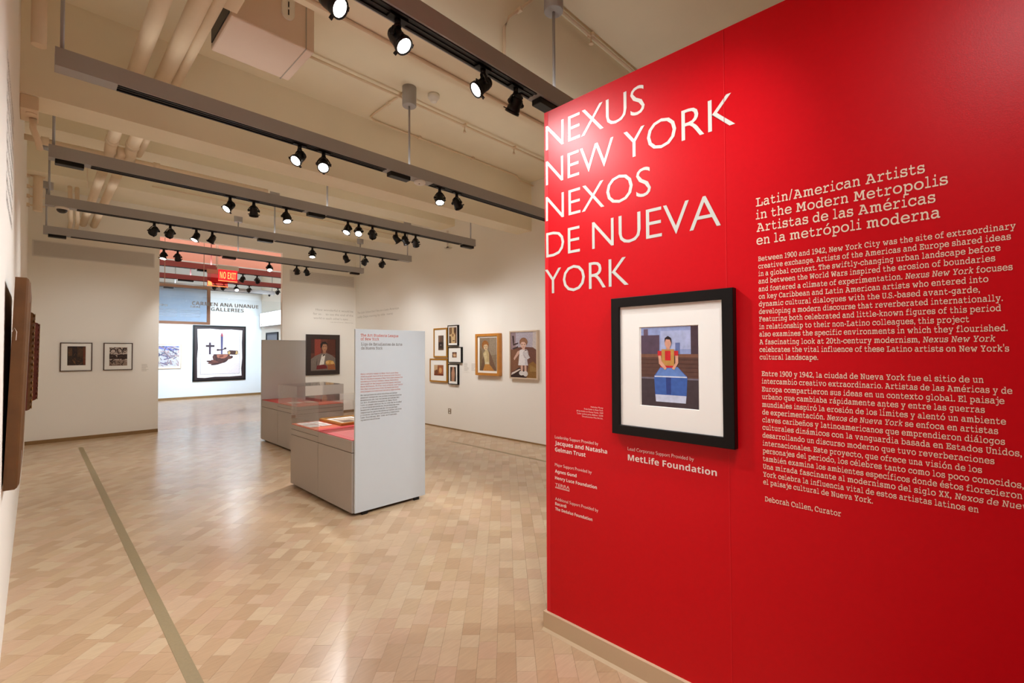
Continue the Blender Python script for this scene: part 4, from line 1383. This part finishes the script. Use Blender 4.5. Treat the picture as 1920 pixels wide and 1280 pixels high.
p1t = text_panel('tall pale grey text panel at the end of the nearer display case', 2.040, 2.806, 3.975)
display_case('nearer grey display case with red deck and acrylic vitrine', 2.025, 2.770, 4.006, 5.455, False)
p2t = text_panel('tall plain grey panel at the far end of the farther display case', 2.700, 3.440, 8.585)
display_case('farther grey display case with acrylic vitrine, half hidden', 2.700, 3.425, 7.055, 8.575, True)
text('heading_lettering', p1t, [('The Art Students League', 2.092, 2.489, 1.640, 0.024), ('of New York', 2.092, 2.279, 1.605, 0.024)], PANEL, M['orangetext'], 'serif', label='orange heading')
text('heading_lettering', p1t, [('Liga de Estudiantes de Arte', 2.095, 2.533, 1.557, 0.024), ('de Nueva York', 2.096, 2.316, 1.520, 0.024)], PANEL, M['greytext'], 'serif')
EB = ['Many artists came to New York and they', 'often studied there with an international faculty', 'The Art Students League of New York was a magnet for', 'welcoming so foreign teachers. Among the students', 'who taught at the League were European teachers', 'Hans Hofmann, Rufino and others, and Latin', '1910. They included many from the Americas there', 'challenged conventional artistic approaches.']
text('paragraph_lettering', p1t, [(s, 2.091, 2.49 + 0.05 * ((i * 7) % 3) / 2, 1.286 - i * 0.0232, 0.0125) for i, s in enumerate(EB)], PANEL, M['palered'], 'serif', label='small pale red text')
SB = ['En los primeros años muchos artistas', 'pasaron tiempo en los cursos internacionales', 'enseñaron en los talleres artistas del', 'La Art Students League of New York', 'tuvo un papel central en la vida de la ciudad', 'y los artistas extranjeros, los profesores eran', 'maestros y estudiantes de varias partes', 'importante para muchos artistas latinos', 'y tuvieron una fuerte influencia y cambiaron', 'las formas de los artistas.', 'representaciones artísticas.']
text('paragraph_lettering', p1t, [(s, 2.091, (2.29 if i == 10 else 2.475 + 0.05 * ((i * 5) % 3) / 2), 1.091 - i * 0.0229, 0.0125) for i, s in enumerate(SB)], PANEL, M['greytext'], 'serif', label='small grey text')

# things shown inside the vitrines
t = thing('framed_picture', 'gold framed picture lying flat under the nearer vitrine', 'picture', (2.53, 5.16, 0.692))
FL = Basis((0, 0, 0.692), (1, 0, 0), (0, 0, 1), (0, 1, 0))
obj('frame', frame_mesh(FL, 2.335, 4.865, 2.745, 5.42, [(0, 0.0), (0, 0.024), (0.008, 0.030), (0.030, 0.028), (0.034, 0.018)]), M['gold'], t)
b = B()
b.box(2.367, 4.897, 0.6935, 2.713, 5.388, 0.708)
obj('mat_board', b, M['mat'], t)
obj('print', art(FL, 2.42, 4.96, 2.66, 5.32, 0.0165, [((196, 182, 160), rect(0, 0, 1, 1)), ((120, 98, 78), rect(0.05, 0.05, 0.6, 0.5))] + scrub(9, 16, [(90, 74, 60), (160, 140, 118)])), M['ink'], t)
for i, (xx, yy) in enumerate(((2.055, 5.00), (2.055, 5.20), (2.185, 5.00), (2.185, 5.20))):
    t = thing('paper_sheet', 'white paper sheet, %s of four on the orange deck' % ['nearest left', 'far left', 'nearest right', 'far right'][i], 'paper', (xx + 0.06, yy + 0.09, 0.691), 'papers in the nearer vitrine')
    b = B()
    b.box(xx, yy, 0.6925, xx + 0.115, yy + 0.18, 0.6945)
    obj('sheet', b, M['paper'], t)
    b = B()
    for k in range(8):
        b.face([(xx + 0.015, yy + 0.02 + k * 0.018, 0.6952), (xx + 0.10 - 0.01 * (k % 3), yy + 0.02 + k * 0.018, 0.6952), (xx + 0.10 - 0.01 * (k % 3), yy + 0.025 + k * 0.018, 0.6952), (xx + 0.015, yy + 0.025 + k * 0.018, 0.6952)])
    o = obj('small_print', b, M['palegrey'], t)
    o['kind'] = 'stuff'
for lab, xx, yy, ww, hh, mm in (('white paper on red deck under the farther vitrine, left one', 2.80, 7.50, 0.16, 0.22, 'paper'), ('cream booklet on red deck under the farther vitrine, right one', 3.02, 7.42, 0.14, 0.2, 'palewood')):
    t = thing('booklet', lab, 'booklet', (xx + ww / 2, yy + hh / 2, 0.691))
    b = B()
    b.box(xx, yy, 0.6915, xx + ww, yy + hh, 0.698)
    obj('cover', b, M[mm], t)
    b = B()
    for k in range(6):
        b.face([(xx + 0.02, yy + 0.03 + k * 0.025, 0.6984), (xx + ww - 0.03, yy + 0.03 + k * 0.025, 0.6984), (xx + ww - 0.03, yy + 0.037 + k * 0.025, 0.6984), (xx + 0.02, yy + 0.037 + k * 0.025, 0.6984)])
    o = obj('small_print', b, M['palegrey'], t)
    o['kind'] = 'stuff'

# ================================================================== OPENING AND FAR ROOM
t = thing('glass_sign', 'clear glass sheet with metal gallery-name letters across the opening', 'sign', (2.755, 11.0, 2.28))
b = B()
b.box(1.64, 10.996, 2.28, 3.87, 11.004, 2.62)
obj('glass_sheet', b, M['clear'], t)
GS = Basis((0, 10.992, 0), (1, 0, 0), (0, -1, 0))
text('sign_letters', t, [('CARMEN ANA UNANUE', 2.171, 3.385, 2.445, 0.073), ('GALLERIES', 2.497, 3.10, 2.345, 0.073)], GS, M['metalletter'], 'sansb', thick=0.008)
t = thing('transom_pane', 'rose beige framed bluish glass pane at upper left of the opening', 'glass panel', (2.0, 11.13, 2.06))
TR = Basis((0, 11.15, 0), (1, 0, 0), (0, -1, 0))
obj('frame', frame_mesh(TR, 1.40, 2.062, 2.515, 2.845, [(0, 0.0), (0, 0.04), (0.055, 0.04), (0.055, 0.0), (0.0, 0.0)]), M['copper'], t)
b = B()
b.box(1.452, 11.128, 2.115, 2.463, 11.136, 2.793)
obj('glass_pane', b, M['blueglass'], t)
TP = Basis((0, 11.126, 0), (1, 0, 0), (0, -1, 0))
text('pane_letters', t, [('ARAI', 2.165, 2.34, 2.40, 0.042), ('PPD', 1.66, 1.80, 2.40, 0.042)], TP, M['farwall'], 'sansb')
b = B()
for k in range(5):
    for xa, xb in ((2.0, 2.34), (1.66, 1.95)):
        z = 2.34 - k * 0.032
        b.face([TP(xa, z), TP(xb, z), TP(xb, z + 0.005), TP(xa, z + 0.005)])
o = obj('small_print', b, M['farwall'], t)
o['kind'] = 'stuff'
for x in (1.75, 2.40):
    b = B()
    b.tube([(x, 11.13, 2.84), (x, 11.13, ZC)], 0.006, 8)
    obj('hanger_rod', b, M['copper'], t)

SG = Basis((0, 11.30, 0), (1, 0, 0), (0, -1, 0))
t = thing('exit_sign', 'glowing red hanging sign lettered NO EXIT in the opening', 'sign', (2.88, 11.3, 3.01))
b = B()
b.box(2.68, 11.27, 3.262, 3.077, 11.34, 3.352)
obj('housing', b, M['vent'], t, bevel=0.004)
b = B()
b.box(2.700, 11.301, 3.03, 3.057, 11.309, 3.262)
obj('acrylic_panel', b, M['neonpanel'], t)
b = B()
b.box(2.700, 11.299, 3.018, 3.057, 11.311, 3.030)
obj('lit_edge', b, M['neon'], t)
text('sign_letters', t, [('NO EXIT', 2.725, 3.032, 3.072, 0.145)], SG, M['neon'], 'sansb', thick=0.003, eps=0.002)
b = B()
b.tube([(2.66, 11.305, 3.30), (2.66, 11.305, ZC)], 0.008, 8)
b.tube([(2.66, 11.305, 3.31), (2.69, 11.305, 3.31)], 0.008, 8)
obj('hanger_rod', b, M['vent'], t)
t = thing('exit_sign', 'red tinted panel standing in for a reflection of the lettered exit sign', 'sign', (2.72, 11.6, 2.92))  # ghost image of the lettered sign in the glass, built as a panel
b = B()
b.box(2.56, 11.58, 3.20, 2.96, 11.64, 3.29)
obj('housing', b, M['copper'], t)
b = B()
b.box(2.565, 11.606, 2.93, 2.955, 11.614, 3.20)
obj('acrylic_panel', b, M['signghost'], t)
b = B()
S2 = Basis((0, 11.60, 0), (1, 0, 0), (0, -1, 0))
b.face([S2(2.575, 2.95), S2(2.66, 2.95), S2(2.64, 3.02), S2(2.575, 3.04)])
b.face([S2(2.565, 2.93), S2(2.955, 2.93), S2(2.955, 2.942), S2(2.565, 2.942)])
obj('ghost_mark', b, M['neon'], t)
b = B()
b.tube([(2.76, 11.61, 3.29), (2.76, 11.61, ZC)], 0.007, 8)
obj('hanger_rod', b, M['vent'], t)

hand = [((44, 28, 30), rect(0, 0, 1, 1)), ((232, 228, 232), [(0.055, 0.045), (0.05, 0.4), (0.065, 0.6), (0.05, 0.95), (0.3, 0.962), (0.5, 0.95), (0.72, 0.958), (0.955, 0.945), (0.945, 0.7), (0.955, 0.4), (0.935, 0.2), (0.945, 0.055), (0.7, 0.045), (0.4, 0.05), (0.2, 0.035)]),
        ((120, 110, 116), rect(0.11, 0.10, 0.90, 0.905)), ((236, 230, 236), rect(0.115, 0.105, 0.895, 0.90)), ((120, 110, 116), rect(0.115, 0.475, 0.895, 0.482)), ((228, 218, 224), rect(0.115, 0.105, 0.895, 0.30)),
        ((58, 40, 60), rect(0.275, 0.482, 0.315, 0.70)), ((54, 36, 44), rect(0.215, 0.615, 0.385, 0.655)),
        ((70, 66, 110), [(0.515, 0.48), (0.505, 0.84), (0.53, 0.90), (0.555, 0.84), (0.545, 0.48)]), ((172, 60, 70), [(0.515, 0.82), (0.53, 0.90), (0.555, 0.82)]), ((60, 38, 44), [(0.44, 0.545), (0.46, 0.575), (0.54, 0.575), (0.61, 0.605), (0.60, 0.575), (0.52, 0.55)]), ((60, 38, 44), ell(0.45, 0.56, 0.025, 0.02)), ((60, 38, 44), ell(0.60, 0.59, 0.025, 0.02)),
        ((74, 48, 42), [(0.65, 0.48), (0.64, 0.53), (0.69, 0.555), (0.86, 0.545), (0.87, 0.50), (0.84, 0.465), (0.70, 0.47)]), ((196, 164, 110), [(0.81, 0.475), (0.82, 0.535), (0.86, 0.54), (0.845, 0.52), (0.87, 0.505), (0.85, 0.48)]), ((196, 164, 110), ell(0.68, 0.505, 0.025, 0.03)),
        ((80, 48, 44), [(0.37, 0.475), (0.345, 0.43), (0.36, 0.37), (0.42, 0.315), (0.50, 0.295), (0.58, 0.32), (0.66, 0.37), (0.70, 0.43), (0.69, 0.475)]),
        ((72, 44, 40), ell(0.33, 0.335, 0.105, 0.022, 14, -0.16)), ((98, 58, 52), ell(0.36, 0.312, 0.11, 0.020, 14, 0.02)), ((62, 38, 36), ell(0.41, 0.293, 0.10, 0.018, 14, 0.14)), ((112, 66, 58), ell(0.39, 0.345, 0.08, 0.018, 14, -0.3)),
        ((96, 56, 48), ell(0.70, 0.415, 0.062, 0.030, 14, 0.25)), ((52, 32, 32), ell(0.735, 0.425, 0.022, 0.020)), ((64, 38, 36), ell(0.60, 0.345, 0.06, 0.020, 12, 0.5)),
        ((168, 104, 84), [(0.42, 0.472), (0.44, 0.42), (0.50, 0.395), (0.58, 0.40), (0.64, 0.43), (0.66, 0.472)]), ((120, 66, 54), ell(0.52, 0.44, 0.05, 0.022, 12, 0.2)), ((60, 36, 36), [(0.40, 0.47), (0.41, 0.37), (0.44, 0.34), (0.43, 0.47)]), ((66, 40, 38), [(0.47, 0.40), (0.56, 0.36), (0.57, 0.372), (0.48, 0.415)])]
picture('symbol_painting', 'large black edged painting of a sword, cross and open hand on far wall', 'painting', FAR, (3.565, 0.55, 5.11, 2.39), 0.05, 0.05, M['blackframe'], None, (3.61, 0.595, 5.065, 2.345), hand, 'painted_canvas', lip=0.004, mm=M['blackframe'])
mapp = [((196, 196, 206), rect(0, 0, 1, 1)), ((120, 130, 206), [(0.35, 0.88), (0.4, 1.0), (1, 1), (1, 0.8), (0.7, 0.78)])] + [(c, p) for c, p in scrub(21, 90, [(120, 110, 140), (206, 200, 190), (160, 140, 150), (90, 90, 120), (190, 160, 160)], 0.05, 0.2) if True]
picture('landscape_print', 'pale framed landscape print on the far wall, cut by the opening edge', 'picture', FAR, (2.30, 0.985, 3.26, 1.76), 0.04, 0.022, M['palewood'], 1, (2.37, 1.06, 3.20, 1.70), mapp, 'print')
t = thing('lit_sign', 'glowing white light box sign on the side wall of the far room', 'sign', (5.62, 16.75, 2.37))
b = B()
b.box(5.50, 15.55, 2.375, 5.615, 17.66, 2.865)
obj('case', b, M['gray'], t)
b = B()
b.box(5.492, 15.58, 2.40, 5.501, 17.63, 2.84)
obj('lit_face', b, M['lightbox'], t)
b = B()
b.box(5.4905, 17.42, 2.42, 5.4925, 17.52, 2.47)
b.box(5.4905, 17.46, 2.50, 5.4925, 17.50, 2.53)
obj('small_mark', b, M['darktext'], t)
t = thing('framed_picture', 'small dark framed picture below the light box sign', 'picture', (5.62, 16.8, 1.45))
obj('frame', frame_mesh(RIGHT, -17.33, 1.45, -16.22, 2.165, [(0, 0.001), (0, 0.04), (0.05, 0.04), (0.05, 0.02)]), M['blackframe'], t)
obj('print', art(RIGHT, -17.30, 1.48, -16.25, 2.135, 0.022, [((92, 96, 110), rect(0, 0, 1, 1)), ((120, 124, 134), rect(0.05, 0.5, 0.95, 0.9))]), M['ink'], t)

flush_texts()
